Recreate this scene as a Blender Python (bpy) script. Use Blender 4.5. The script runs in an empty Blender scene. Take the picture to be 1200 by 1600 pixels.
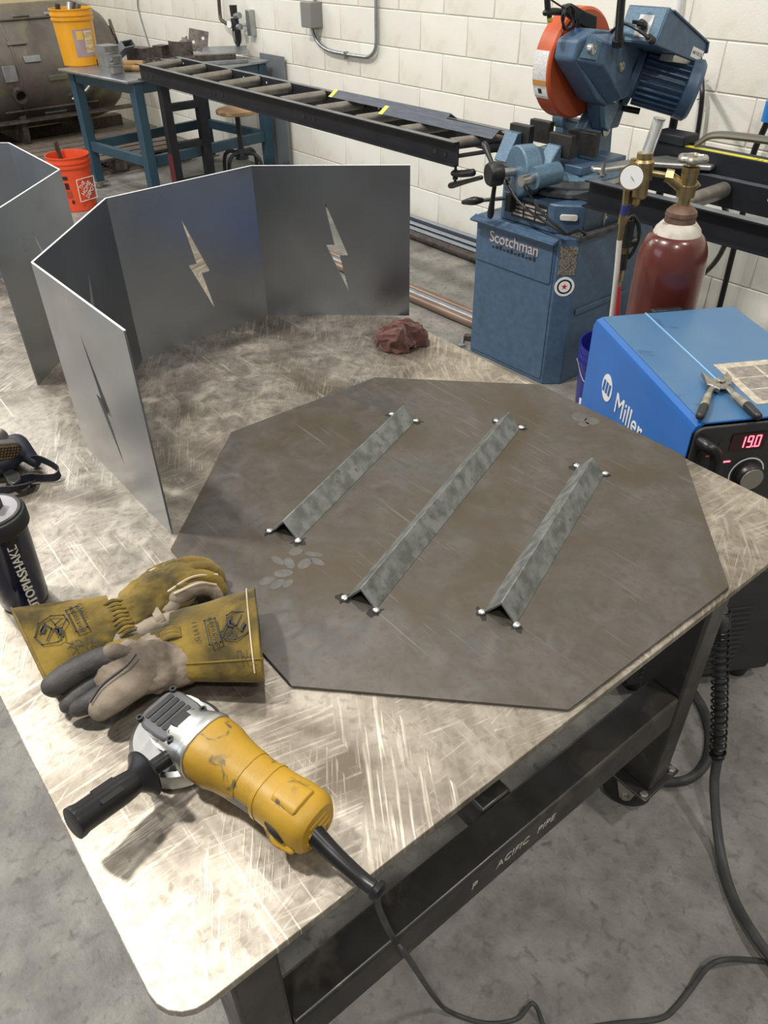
import bpy, bmesh, math, random
from mathutils import Vector, Matrix, Euler
random.seed(7)
sc = bpy.context.scene
COL = sc.collection
PI = math.pi

# ------------------------------------------------------------------ camera
RW = Matrix(((0.6400709309, 0.7681952560, -0.0136107307),
             (0.4619335129, -0.3989242822, -0.7921343615),
             (-0.6139435097, 0.5007349256, -0.6101949699)))
CW = Vector((0.8181064, -0.8166875, 1.6638748))
cd = bpy.data.cameras.new('camera'); cam = bpy.data.objects.new('camera', cd); COL.objects.link(cam)
cd.sensor_width = 36; cd.lens = 27.0; cd.clip_start = .05; cd.clip_end = 80
cam.matrix_world = Matrix(((RW[0][0], -RW[1][0], -RW[2][0], CW.x), (RW[0][1], -RW[1][1], -RW[2][1], CW.y),
                           (RW[0][2], -RW[1][2], -RW[2][2], CW.z), (0, 0, 0, 1)))
sc.camera = cam

# ------------------------------------------------------------------ world, lamps, exposure
w = bpy.data.worlds.new('room_light'); sc.world = w; w.use_nodes = True
w.node_tree.nodes['Background'].inputs[0].default_value = (.95, .96, 1, 1)
w.node_tree.nodes['Background'].inputs[1].default_value = .29
sc.view_settings.view_transform = 'Standard'; sc.view_settings.look = 'None'
sc.view_settings.gamma = 1; sc.view_settings.use_curve_mapping = False
sc.view_settings.exposure = -0.3
def area(name, loc, target, size, power, col, sizey=None, shape='RECTANGLE'):
    l = bpy.data.lights.new(name, 'AREA'); l.shape = shape; l.size = size
    if sizey: l.size_y = sizey
    l.energy = power; l.color = col
    o = bpy.data.objects.new(name, l); COL.objects.link(o); o.location = loc
    o.rotation_euler = (Vector(target) - Vector(loc)).to_track_quat('-Z', 'Y').to_euler()
    return o
# ceiling lamps in a row pattern, the nearest one is the key
area('ceiling_lamp', (-2.15, -1.95, 5.8), (-2.15, -1.95, 0), .42, 430, (1, .965, .91), shape='DISK')
area('ceiling_lamp', (2.6, -2.2, 5.8), (2.6, -2.2, 0), .42, 165, (1, .965, .91), shape='DISK')
area('ceiling_lamp', (2.4, 1.2, 5.8), (2.4, 1.2, 0), .42, 125, (1, .965, .91), shape='DISK')
area('ceiling_lamp', (-5.6, -1.2, 5.8), (-5.6, -1.2, 0), .42, 150, (1, .965, .91), shape='DISK')
area('ceiling_lamp', (-2.15, 1.25, 5.8), (-2.15, 1.25, 0), .42, 80, (1, .965, .91), shape='DISK')  # extra lamp added to brighten the back wall
# daylight: open roller door behind left of the viewer, high window in the end wall
area('door_daylight', (-3.6, -6.5, 2.1), (-1.6, 0, 1.0), 4.2, 140, (.84, .92, 1), 3.8)
area('window_daylight', (-8.55, -.6, 4.3), (0, 0, .8), 4.4, 210, (.95, .97, 1), 2.2)

# ------------------------------------------------------------------ pixel to place (1200x1600 frame)
RWT = RW.transposed()
def ray(px, py): return RWT @ Vector(((px - 600) / 1200, (py - 800) / 1200, 1))
def Zp(px, py, z): d = ray(px, py); return CW + d * ((z - CW.z) / d.z)
def Yp(px, py, y): d = ray(px, py); return CW + d * ((y - CW.y) / d.y)
def Xp(px, py, x): d = ray(px, py); return CW + d * ((x - CW.x) / d.x)

# ------------------------------------------------------------------ geometry helpers: each returns (verts, faces)
def V(*a): return Vector(a)
def box(x0, x1, y0, y1, z0, z1):
    v = [V(x, y, z) for z in (z0, z1) for x, y in ((x0, y0), (x1, y0), (x1, y1), (x0, y1))]
    return v, [(3, 2, 1, 0), (4, 5, 6, 7), (0, 1, 5, 4), (1, 2, 6, 5), (2, 3, 7, 6), (3, 0, 4, 7)]
def frame(d, up=None):
    d = Vector(d).normalized(); up = Vector(up) if up else V(0, 0, 1)
    if abs(d.dot(up)) > .999 * up.length: up = V(1, 0, 0)
    a = up.cross(d).normalized(); b = d.cross(a).normalized()
    return d, a, b
def bar(p0, p1, w, h, up=None):
    """rectangular bar from p0 to p1, w across, h along up"""
    p0, p1 = Vector(p0), Vector(p1); d, a, b = frame(p1 - p0, up)
    v = []
    for p in (p0, p1):
        for s, t in ((-1, -1), (1, -1), (1, 1), (-1, 1)): v.append(p + a * (s * w / 2) + b * (t * h / 2))
    return v, [(3, 2, 1, 0), (4, 5, 6, 7), (0, 1, 5, 4), (1, 2, 6, 5), (2, 3, 7, 6), (3, 0, 4, 7)]
def prism(poly, a, b, fn=None):
    """extrude 2D polygon between a and b along the third axis; fn maps (u,v,t)->Vector"""
    fn = fn or (lambda u, v_, t: V(u, v_, t)); n = len(poly)
    v = [fn(p[0], p[1], a) for p in poly] + [fn(p[0], p[1], b) for p in poly]
    f = [tuple(range(n - 1, -1, -1)), tuple(range(n, 2 * n))] + [(i, (i + 1) % n, n + (i + 1) % n, n + i) for i in range(n)]
    return v, f
def onX(u, v_, t): return V(t, u, v_)
def onY(u, v_, t): return V(u, t, v_)
def lathe(prof, p0, ax=(0, 0, 1), n=24, cap=(True, True), sx=1, up=None, a0=0):
    """profile [(r, t)] swept round the axis ax through p0"""
    p0 = Vector(p0); d, a, b = frame(ax, up); v = []; f = []
    for r, t in prof:
        for k in range(n):
            q = a0 + 2 * PI * k / n; v.append(p0 + d * t + a * (r * math.cos(q) * sx) + b * (r * math.sin(q)))
    m = len(prof)
    for i in range(m - 1):
        for k in range(n):
            k2 = (k + 1) % n; f.append((i * n + k, i * n + k2, (i + 1) * n + k2, (i + 1) * n + k))
    if cap[0]: f.append(tuple(range(n - 1, -1, -1)))
    if cap[1]: f.append(tuple(range((m - 1) * n, m * n)))
    return v, f
def cyl(p0, p1, r, r1=None, n=20):
    p0, p1 = Vector(p0), Vector(p1); L = (p1 - p0).length
    return lathe([(r, 0), (r if r1 is None else r1, L)], p0, p1 - p0, n)
def ring(p0, ax, ri, ro, h, n=32):
    return lathe([(ri, 0), (ro, 0), (ro, h), (ri, h), (ri, 0)], p0, ax, n, cap=(False, False))
def spline(pts, k=6, closed=False):
    pts = [Vector(p) for p in pts]; out = []; n = len(pts)
    rng = range(n if closed else n - 1)
    for i in rng:
        p1, p2 = pts[i], pts[(i + 1) % n]
        p0 = pts[i - 1] if (i > 0 or closed) else p1 * 2 - p2
        p3 = pts[(i + 2) % n] if (i + 2 < n or closed) else p2 * 2 - p1
        for j in range(k):
            t = j / k
            out.append(.5 * ((2 * p1) + (p2 - p0) * t + (2 * p0 - 5 * p1 + 4 * p2 - p3) * t * t + (3 * p1 - p0 - 3 * p2 + p3) * t ** 3))
    if not closed: out.append(pts[-1])
    return out
def tube(pts, r, n=10, k=6, flat=1.0, up=None, smooth=True, closed=False, rnd=False):
    """tube along points; r is a number or a radius per point; flat squeezes the height; rnd rounds the ends"""
    rs = None
    if not isinstance(r, (int, float)):
        rr = spline([V(x, 0, 0) for x in r], k, closed) if smooth else [V(x, 0, 0) for x in r]; rs = [q.x for q in rr]
    P = spline(pts, k, closed) if smooth else [Vector(p) for p in pts]
    rs = rs or [r] * len(P)
    if rnd:
        d0 = (P[0] - P[1]).normalized(); d1 = (P[-1] - P[-2]).normalized(); r0, r1 = rs[0], rs[-1]
        A = [(P[0] + d0 * r0 * math.sin(q), r0 * math.cos(q)) for q in (1.45, 1.1, .7, .35)]
        B = [(P[-1] + d1 * r1 * math.sin(q), r1 * math.cos(q)) for q in (.35, .7, 1.1, 1.45)]
        P = [q[0] for q in A] + P + [q[0] for q in B]; rs = [q[1] for q in A] + rs + [q[1] for q in B]
    v = []; f = []; m = len(P); prev = None
    for i, p in enumerate(P):
        t = (P[(i + 1) % m] - P[i - 1]) if (closed or 0 < i < m - 1) else (P[1] - P[0] if i == 0 else P[-1] - P[-2])
        if up is not None: d, a, b = frame(t, up)
        elif prev is None: d, a, b = frame(t)
        else:
            d = t.normalized(); a = (prev - d * prev.dot(d)).normalized(); b = d.cross(a)
        prev = a
        for k2 in range(n):
            q = 2 * PI * k2 / n; v.append(p + a * (rs[i] * math.cos(q)) + b * (rs[i] * math.sin(q) * flat))
    for i in range(m if closed else m - 1):
        for k2 in range(n):
            k3 = (k2 + 1) % n; j = (i + 1) % m; f.append((i * n + k2, i * n + k3, j * n + k3, j * n + k2))
    if not closed: f += [tuple(range(n - 1, -1, -1)), tuple(range((m - 1) * n, m * n))]
    return v, f
def strip(pts, w, th, side=(0, 0, 1), k=6):
    """flat strap along points, width w along side vector, thickness th"""
    P = spline(pts, k); v = []; f = []; m = len(P)
    for i, p in enumerate(P):
        t = P[min(i + 1, m - 1)] - P[max(i - 1, 0)]; t.normalize()
        s = Vector(side[min(i * len(side) // m, len(side) - 1)] if isinstance(side[0], (tuple, Vector)) else side)
        s = (s - t * s.dot(t)).normalized(); nrm = t.cross(s)
        for a, b in ((-1, -1), (1, -1), (1, 1), (-1, 1)): v.append(p + s * (a * w / 2) + nrm * (b * th / 2))
    for i in range(m - 1):
        for q in range(4): f.append((i * 4 + q, i * 4 + (q + 1) % 4, (i + 1) * 4 + (q + 1) % 4, (i + 1) * 4 + q))
    f += [(3, 2, 1, 0), tuple(range((m - 1) * 4, m * 4))]
    return v, f
def loft(secs, cap=(True, True)):
    n = len(secs[0]); v = [Vector(p) for s in secs for p in s]; f = []
    for i in range(len(secs) - 1):
        for k in range(n):
            k2 = (k + 1) % n; f.append((i * n + k, i * n + k2, (i + 1) * n + k2, (i + 1) * n + k))
    if cap[0]: f.append(tuple(range(n - 1, -1, -1)))
    if cap[1]: f.append(tuple(range((len(secs) - 1) * n, len(secs) * n)))
    return v, f
def sup(c, a, b, ra, rb, n=20, p=2.0):
    """superellipse section"""
    out = []
    for k in range(n):
        q = 2 * PI * k / n; cq, sq = math.cos(q), math.sin(q)
        out.append(Vector(c) + Vector(a) * (ra * math.copysign(abs(cq) ** (2 / p), cq)) + Vector(b) * (rb * math.copysign(abs(sq) ** (2 / p), sq)))
    return out
def ball(c, r, n=14, m=9, sc3=(1, 1, 1)):
    v = []; f = []; c = Vector(c)
    for i in range(1, m):
        th = PI * i / m
        for k in range(n):
            q = 2 * PI * k / n; v.append(c + V(r * sc3[0] * math.sin(th) * math.cos(q), r * sc3[1] * math.sin(th) * math.sin(q), r * sc3[2] * math.cos(th)))
    t = len(v); v += [c + V(0, 0, r * sc3[2]), c - V(0, 0, r * sc3[2])]
    for k in range(n):
        k2 = (k + 1) % n; f.append((t, k, k2)); f.append((t + 1, (m - 2) * n + k2, (m - 2) * n + k))
        for i in range(m - 2): f.append((i * n + k, (i + 1) * n + k, (i + 1) * n + k2, i * n + k2))
    return v, f
def rect_round(x0, x1, y0, y1, r, n=5):
    out = []
    for cx, cy, a in ((x1 - r, y1 - r, 0), (x0 + r, y1 - r, 90), (x0 + r, y0 + r, 180), (x1 - r, y0 + r, 270)):
        for k in range(n + 1):
            q = math.radians(a + 90 * k / n); out.append((cx + r * math.cos(q), cy + r * math.sin(q)))
    return out
def xf(g, M_): return [M_ @ p for p in g[0]], g[1]
def place(loc=(0, 0, 0), rz=0, rx=0, ry=0): return Matrix.Translation(loc) @ Euler((rx, ry, rz)).to_matrix().to_4x4()
def basis(o, x, y, z):
    return Matrix(((x[0], y[0], z[0], o[0]), (x[1], y[1], z[1], o[1]), (x[2], y[2], z[2], o[2]), (0, 0, 0, 1)))

# ------------------------------------------------------------------ object helpers
PM = {}
def mesh_of(name, geos, material, bevel_edges=False, angle=35):
    vs, fs = [], []
    for v, f in geos:
        o = len(vs); vs += [tuple(p) for p in v]; fs += [tuple(i + o for i in q) for q in f]
    me = bpy.data.meshes.new(name); me.from_pydata(vs, [], fs); me.update()
    bm = bmesh.new(); bm.from_mesh(me); bmesh.ops.recalc_face_normals(bm, faces=bm.faces); bm.to_mesh(me); bm.free()
    for m in (material if isinstance(material, (list, tuple)) else [material]): me.materials.append(m)
    me.polygons.foreach_set('use_smooth', [True] * len(me.polygons)); me.set_sharp_from_angle(angle=math.radians(angle))
    return me
def tag(o, label=None, cat=None, group=None, kind=None):
    if label: o['label'] = label
    if cat: o['category'] = cat
    if group: o['group'] = group
    if kind: o['kind'] = kind
    return o
def thing(name, label, cat, loc=(0, 0, 0), rz=0, group=None):
    o = bpy.data.objects.new(name, None); COL.objects.link(o); o.empty_display_size = .05
    o.location = loc; o.rotation_euler = (0, 0, rz); PM[o.name] = place(loc, rz)
    return tag(o, label, cat, group)
def part(name, parent, material, *geos, bevel=0, seg=2, label=None, kind=None, remesh=0, smooth=0, subd=0, world=True, angle=35, disp=None, solid=0):
    """one mesh object; vertices in world coordinates when world, else in the parent's"""
    me = mesh_of(name, geos, material, angle=angle)
    o = bpy.data.objects.new(name, me); COL.objects.link(o)
    if parent is not None:
        o.parent = parent
        P = PM.get(parent.name, Matrix())
        if world: o.matrix_parent_inverse = P.inverted(); PM[o.name] = Matrix()
        else: PM[o.name] = P
    if solid:
        m = o.modifiers.new('solid', 'SOLIDIFY'); m.thickness = solid; m.offset = 0
    if remesh:
        m = o.modifiers.new('remesh', 'REMESH'); m.mode = 'VOXEL'; m.voxel_size = remesh; m.use_smooth_shade = True
    if smooth:
        m = o.modifiers.new('smooth', 'SMOOTH'); m.iterations = smooth; m.factor = .5
    if disp:
        t = bpy.data.textures.new(name, 'CLOUDS'); t.noise_scale = disp[0]; t.noise_depth = 2
        m = o.modifiers.new('disp', 'DISPLACE'); m.texture = t; m.strength = disp[1]; m.texture_coords = 'GLOBAL'; m.mid_level = .5
    if subd:
        m = o.modifiers.new('sub', 'SUBSURF'); m.levels = subd; m.render_levels = subd
    if bevel:
        m = o.modifiers.new('bevel', 'BEVEL'); m.width = bevel; m.segments = seg; m.limit_method = 'ANGLE'; m.angle_limit = math.radians(40)
        m.harden_normals = False
    if label: o['label'] = label
    if kind: o['kind'] = kind
    return o
def solo(name, label, cat, material, *geos, group=None, **kw):
    return tag(part(name, None, material, *geos, **kw), label, cat, group)
def struct(name, material, *geos, **kw):
    return tag(part(name, None, material, *geos, **kw), kind='structure')
def dup(o, parent, M_=None, label=None):
    """copy of a part (sharing its mesh) under parent"""
    c = o.copy(); COL.objects.link(c); c.parent = parent
    if M_ is not None: c.matrix_basis = M_
    if label: c['label'] = label
    return c
def text(name, parent, s, material, M_, size, depth=.0006, label=None, space=1.0, shear=0, align='CENTER', squash=1.0):
    cu = bpy.data.curves.new(name, 'FONT'); cu.body = s; cu.size = size; cu.extrude = depth; cu.align_x = align; cu.align_y = 'CENTER'
    cu.space_character = space; cu.shear = shear; cu.resolution_u = 3
    to = bpy.data.objects.new(name + '_c', cu); COL.objects.link(to)
    dg = bpy.context.evaluated_depsgraph_get(); me = bpy.data.meshes.new_from_object(to.evaluated_get(dg)); COL.objects.unlink(to); bpy.data.objects.remove(to)
    me.transform(M_ @ Matrix.Diagonal((squash, 1, 1, 1))); me.materials.clear(); me.materials.append(material)
    o = bpy.data.objects.new(name, me); COL.objects.link(o)
    if parent is not None:
        o.parent = parent; o.matrix_parent_inverse = PM.get(parent.name, Matrix()).inverted()
    if label: o['label'] = label
    return o

# ------------------------------------------------------------------ materials
def hexc(h):
    c = [int(h[i:i + 2], 16) / 255 for i in (0, 2, 4)]
    return tuple(x / 12.92 if x <= .04045 else ((x + .055) / 1.055) ** 2.4 for x in c)
def mat(name, c1, c2=None, rough=.5, metal=0, scale=6, detail=4, lo=.35, hi=.65, rvar=0, rscale=20, bump=0, bscale=60, emit=0, coat=0,
        c3=None, s3=20, lo3=.55, hi3=.7, trans=0, ior=1.45, alpha=1, objvar=0, stretch=None, spec=.5, sheen=0):
    m = bpy.data.materials.new(name); m.use_nodes = True; nt = m.node_tree; N = nt.nodes; L = nt.links
    b = N['Principled BSDF']
    c1 = hexc(c1) if isinstance(c1, str) else c1; b.inputs['Base Color'].default_value = (*c1, 1)
    b.inputs['Roughness'].default_value = rough; b.inputs['Metallic'].default_value = metal
    b.inputs['Specular IOR Level'].default_value = spec
    if coat: b.inputs['Coat Weight'].default_value = coat; b.inputs['Coat Roughness'].default_value = .12
    if trans: b.inputs['Transmission Weight'].default_value = trans; b.inputs['IOR'].default_value = ior
    if sheen: b.inputs['Sheen Weight'].default_value = sheen
    if alpha < 1: b.inputs['Alpha'].default_value = alpha
    tc = N.new('ShaderNodeTexCoord'); src = tc.outputs['Object']
    if stretch:
        mp = N.new('ShaderNodeMapping'); mp.inputs['Scale'].default_value = stretch; L.new(src, mp.inputs[0]); src = mp.outputs[0]
    def noise(s, d=4, dist=0):
        n = N.new('ShaderNodeTexNoise'); n.inputs['Scale'].default_value = s; n.inputs['Detail'].default_value = d
        n.inputs['Distortion'].default_value = dist; n.inputs['Roughness'].default_value = .68 if d > 9 else .5; L.new(src, n.inputs['Vector']); return n.outputs['Fac']
    def rampf(fac, a, c):
        r = N.new('ShaderNodeMapRange'); r.inputs[1].default_value = a; r.inputs[2].default_value = c; L.new(fac, r.inputs[0]); return r.outputs[0]
    def mix(f, a, c):
        x = N.new('ShaderNodeMix'); x.data_type = 'RGBA'
        if hasattr(f, 'links'): L.new(f, x.inputs[0])
        else: x.inputs[0].default_value = f
        for s, q in ((6, a), (7, c)):
            if hasattr(q, 'links'): L.new(q, x.inputs[s])
            else: x.inputs[s].default_value = (*q, 1)
        return x.outputs[2]
    colr = c1
    if c2 is not None:
        c2 = hexc(c2) if isinstance(c2, str) else c2
        colr = mix(rampf(noise(scale, detail), lo, hi), colr, c2)
    if c3 is not None:
        c3 = hexc(c3) if isinstance(c3, str) else c3
        colr = mix(rampf(noise(s3, 5, .6), lo3, hi3), colr, c3)
    if objvar:
        oi = N.new('ShaderNodeObjectInfo'); hs = N.new('ShaderNodeHueSaturation')
        mr = N.new('ShaderNodeMapRange'); mr.inputs[3].default_value = 1 - objvar; mr.inputs[4].default_value = 1 + objvar; L.new(oi.outputs['Random'], mr.inputs[0])
        L.new(mr.outputs[0], hs.inputs['Value'])
        if hasattr(colr, 'links'): L.new(colr, hs.inputs['Color'])
        else: hs.inputs['Color'].default_value = (*colr, 1)
        colr = hs.outputs[0]
    if hasattr(colr, 'links'): L.new(colr, b.inputs['Base Color'])
    if rvar:
        r = N.new('ShaderNodeMapRange'); r.inputs[1].default_value = .3; r.inputs[2].default_value = .7
        r.inputs[3].default_value = max(0, rough - rvar); r.inputs[4].default_value = min(1, rough + rvar)
        L.new(noise(rscale), r.inputs[0]); L.new(r.outputs[0], b.inputs['Roughness'])
    if bump:
        bn = N.new('ShaderNodeBump'); bn.inputs['Strength'].default_value = bump; bn.inputs['Distance'].default_value = .002
        L.new(noise(bscale), bn.inputs['Height']); L.new(bn.outputs[0], b.inputs['Normal'])
    if emit:
        b.inputs['Emission Color'].default_value = (*c1, 1); b.inputs['Emission Strength'].default_value = emit
    m['x'] = 1
    return m

def steel_top(name, c1, c2, dark, rough0, rough1, metal, arcs, scr, arcscale=9.0, stain_lo=.5, stain_hi=.72):
    """ground steel: mottled colour, curved grinding strokes in colour, gloss and relief, fine scratches"""
    m = bpy.data.materials.new(name); m.use_nodes = True; nt = m.node_tree; N = nt.nodes; L = nt.links; b = N['Principled BSDF']
    b.inputs['Metallic'].default_value = metal
    tc = N.new('ShaderNodeTexCoord').outputs['Object']
    def node(t, **kw):
        n = N.new(t)
        for k, v in kw.items(): n.inputs[k].default_value = v
        return n
    def lk(a, c): L.new(a, c)
    def rng(fac, a, c, d=0., e=1.):
        r = node('ShaderNodeMapRange'); r.inputs[1].default_value = a; r.inputs[2].default_value = c; r.inputs[3].default_value = d; r.inputs[4].default_value = e
        lk(fac, r.inputs[0]); return r.outputs[0]
    def math_(op, a, c):
        n = N.new('ShaderNodeMath'); n.operation = op
        for i, q in enumerate((a, c)):
            if hasattr(q, 'links'): lk(q, n.inputs[i])
            else: n.inputs[i].default_value = q
        return n.outputs[0]
    def mix(f, a, c):
        x = N.new('ShaderNodeMix'); x.data_type = 'RGBA'; lk(f, x.inputs[0])
        for s, q in ((6, a), (7, c)):
            if hasattr(q, 'links'): lk(q, x.inputs[s])
            else: x.inputs[s].default_value = (*q, 1)
        return x.outputs[2]
    def noise(s, d=5, dist=0, vec=None):
        n = node('ShaderNodeTexNoise', Scale=s, Detail=d, Distortion=dist); lk(vec or tc, n.inputs['Vector']); return n.outputs['Fac']
    big = noise(4.5, 8, 1.0); med = noise(19, 8, 1.2); fine = noise(85, 5, .5)
    # scratches: strongly stretched noise in three directions, thresholded
    total = None
    for ang, s in ((.5, 1.), (1.9, 1.3), (2.7, .8)):
        mp = N.new('ShaderNodeMapping'); mp.inputs['Rotation'].default_value = (0, 0, ang); mp.inputs['Scale'].default_value = (5 * s, 190 * s, 1); lk(tc, mp.inputs[0])
        q = rng(noise(1.0, 2, .25, mp.outputs[0]), .665, .72)
        total = q if total is None else math_('MAXIMUM', total, q)
    msk = rng(noise(6, 2), .48, .62)
    total = math_('MULTIPLY', total, msk)
    # grinding arcs: rings about distorted cells
    arc = None
    if arcs:
        for vs_, sx_, sy_, t0, t1 in ((3.1, 9, 150, .52, .72), (5.3, 14, 240, .55, .75)):
            vo = N.new('ShaderNodeTexVoronoi'); vo.inputs['Scale'].default_value = vs_; vo.inputs['Randomness'].default_value = 1
            wn = N.new('ShaderNodeTexNoise'); wn.inputs['Scale'].default_value = 3.0; lk(tc, wn.inputs['Vector'])
            va = N.new('ShaderNodeVectorMath'); va.operation = 'MULTIPLY_ADD'; lk(wn.outputs['Color'], va.inputs[0]); va.inputs[1].default_value = (.35, .35, 0); lk(tc, va.inputs[2]); lk(va.outputs[0], vo.inputs['Vector'])
            sp = N.new('ShaderNodeSeparateColor'); lk(vo.outputs['Color'], sp.inputs[0])
            vr = N.new('ShaderNodeVectorRotate'); vr.rotation_type = 'Z_AXIS'; lk(tc, vr.inputs['Vector']); lk(math_('ADD', math_('MULTIPLY', sp.outputs[0], 1.5), .35), vr.inputs['Angle'])
            mp = N.new('ShaderNodeMapping'); mp.inputs['Scale'].default_value = (sx_, sy_, 1); lk(vr.outputs[0], mp.inputs[0])
            q = math_('MULTIPLY', rng(noise(1.0, 3, .35, mp.outputs[0]), t0, t1), rng(sp.outputs[1], .25, .6, .15, 1.0))
            arc = q if arc is None else math_('MAXIMUM', arc, q)
    col = mix(rng(med, .35, .68), c1, c2)
    col = mix(rng(big, stain_lo, stain_hi), col, dark)
    col = mix(rng(fine, .50, .74, 0, .6), col, dark)
    lt = tuple(min(1, q * 1.9 + .05) for q in c2)
    col = mix(math_('MULTIPLY', total, scr), col, lt)
    if arc is not None: col = mix(math_('MULTIPLY', arc, arcs), col, lt)  # highlights on the grinding strokes mixed into the base colour
    lk(col, b.inputs['Base Color'])
    rr = rng(math_('ADD', math_('MULTIPLY', big, .5), math_('MULTIPLY', med, .5)), .35, .65, rough0, rough1)
    if arc is not None: rr = math_('SUBTRACT', rr, math_('MULTIPLY', arc, .12))
    lk(rr, b.inputs['Roughness'])
    bn = N.new('ShaderNodeBump'); bn.inputs['Strength'].default_value = .25; bn.inputs['Distance'].default_value = .0015
    h = math_('ADD', math_('MULTIPLY', med, .6), math_('MULTIPLY', fine, .3))
    if arc is not None: h = math_('ADD', h, math_('MULTIPLY', arc, .5))
    lk(h, bn.inputs['Height']); lk(bn.outputs[0], b.inputs['Normal'])
    return m

M = {}
M['wall'] = mat('painted_block', 'e7e5db', 'dcd8ca', rough=.7, scale=2.2, bump=.5, bscale=90, objvar=.04, c3='cfc6b4', s3=5, lo3=.56, hi3=.8)
M['mortar'] = mat('painted_mortar', 'd8d4c8', 'cbc5b6', rough=.8)
M['wall_cream'] = mat('cream_paint', 'dccfa8', 'd0c298', rough=.7)
M['concrete'] = mat('concrete', '8d8a83', '68655f', rough=.62, scale=7.0, detail=14, lo=.34, hi=.66, bump=.8, bscale=110, c3='5f5c56', s3=38, lo3=.54, hi3=.74, rvar=.12, rscale=9)
M['table'] = steel_top('ground_steel', (.325, .288, .237), (.47, .425, .355), (.15, .125, .095), .34, .58, .86, .38, .45, stain_lo=.46, stain_hi=.68)
M['plate'] = steel_top('mill_scale_steel', (.105, .099, .091), (.135, .127, .115), (.095, .076, .053), .36, .54, .62, 0, .35, stain_lo=.40, stain_hi=.66)
M['panel'] = mat('sheet_steel', (.29, .315, .35), (.245, .262, .29), rough=.33, metal=.92, scale=3, rvar=.06, rscale=5, c3=(.22, .225, .235), s3=8, lo3=.62, hi3=.8)
M['panel_edge'] = mat('cut_steel_edge', (.90, .91, .93), rough=.35, metal=.2)
M['angle'] = mat('galvanised_angle', (.22, .232, .222), (.125, .13, .118), rough=.42, metal=.35, scale=40, detail=6, lo=.4, hi=.62, c3=(.07, .07, .065), s3=95, lo3=.6, hi3=.75)
M['weld'] = mat('weld_bead', (.62, .62, .63), rough=.28, metal=1, bump=.5, bscale=300)
M['soot'] = mat('weld_soot', (.02, .019, .018), rough=.9)
M['frame'] = mat('dark_steel_tube', (.085, .08, .075), (.055, .052, .05), rough=.36, metal=.75, scale=7, rvar=.1, rscale=12, c3=(.13, .115, .10), s3=14)
M['zinc'] = mat('zinc_plate', (.46, .44, .40), (.36, .34, .30), rough=.35, metal=.9, scale=30)
M['rubber'] = mat('black_rubber', (.008, .008, .009), rough=.36, spec=.45)
M['blackpl'] = mat('black_plastic', (.009, .009, .010), (.015, .015, .015), rough=.40, scale=20, rvar=.08)
M['blackpaint'] = mat('black_paint', (.012, .013, .016), (.018, .019, .022), rough=.45, scale=10, spec=.3)
M['steel'] = mat('bare_steel', (.50, .50, .49), (.40, .40, .385), rough=.32, metal=.95, scale=25)
M['cord'] = mat('dusty_cord', (.03, .03, .03), (.06, .058, .055), rough=.55, scale=18)
M['brass'] = mat('brass', (.46, .36, .18), (.34, .26, .13), rough=.36, metal=1, scale=40)
M['white'] = mat('white_print', (.80, .79, .76), rough=.5)
M['black'] = mat('black_print', (.012, .012, .012), rough=.6)
M['red'] = mat('red_print', (.45, .03, .02), rough=.5)
# ------------------------------------------------------------------ the room
WY = 2.895
struct('floor', M['concrete'], box(-9.2, 6, -8, WY + .2, -.15, 0))
wall = struct('wall_back', M['mortar'], box(-9.2, 6, WY + .005, WY + .2, 0, 5.2))
PM[wall.name] = Matrix()
# concrete blocks: two shared meshes (block, end half), laid in running bond
bw, bh = .4064, .2032
blk = None
for k in range(8):
    x0 = -2.486 if k % 2 else -2.689
    n0 = math.ceil((-8.7 - x0) / bw)
    i = n0
    while x0 + (i + 1) * bw < 1.9:
        loc = V(x0 + (i + .5) * bw, WY, (k + .5) * bh)
        if blk is None:
            blk = part('block', wall, M['wall'], box(-bw / 2 + .0028, bw / 2 - .0028, 0, .05, -bh / 2 + .0028, bh / 2 - .0028), bevel=.0035, world=False)
            blk.location = loc
        else:
            c = dup(blk, wall); c.location = loc
        i += 1
left = struct('wall_left', M['wall_cream'], box(-8.95, -8.72, -8, WY, 0, 3.0), box(-8.95, -8.72, -8, WY, 5.5, 6), box(-8.95, -8.72, 1.7, WY, 3.0, 5.5), box(-8.95, -8.72, -8, -2.9, 3.0, 5.5))
# ------------------------------------------------------------------ welding table
T = .802
ta = math.radians(-1.3)
tb = thing('welding_table', 'big steel welding table with smeared bright top and black legs on castors', 'table', (.485, .455, 0), ta)
tl = lambda g: xf(g, PM[tb.name])       # table-local geometry: x <= 0 along the wall, y <= 0 towards the viewer
part('tabletop', tb, M['table'], prism(rect_round(-2.44, 0, -1.262, 0, .045), T - .0127, T), world=False, bevel=.0015)
lw, ld = .09, .065
legs = []
for lx in (-.043, -2.30):
    for ly in (-.155, -1.12):
        legs.append(part('leg', tb, M['frame'], box(lx - lw, lx, ly - ld, ly, .132, T - .0127), world=False, bevel=.006))
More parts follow.
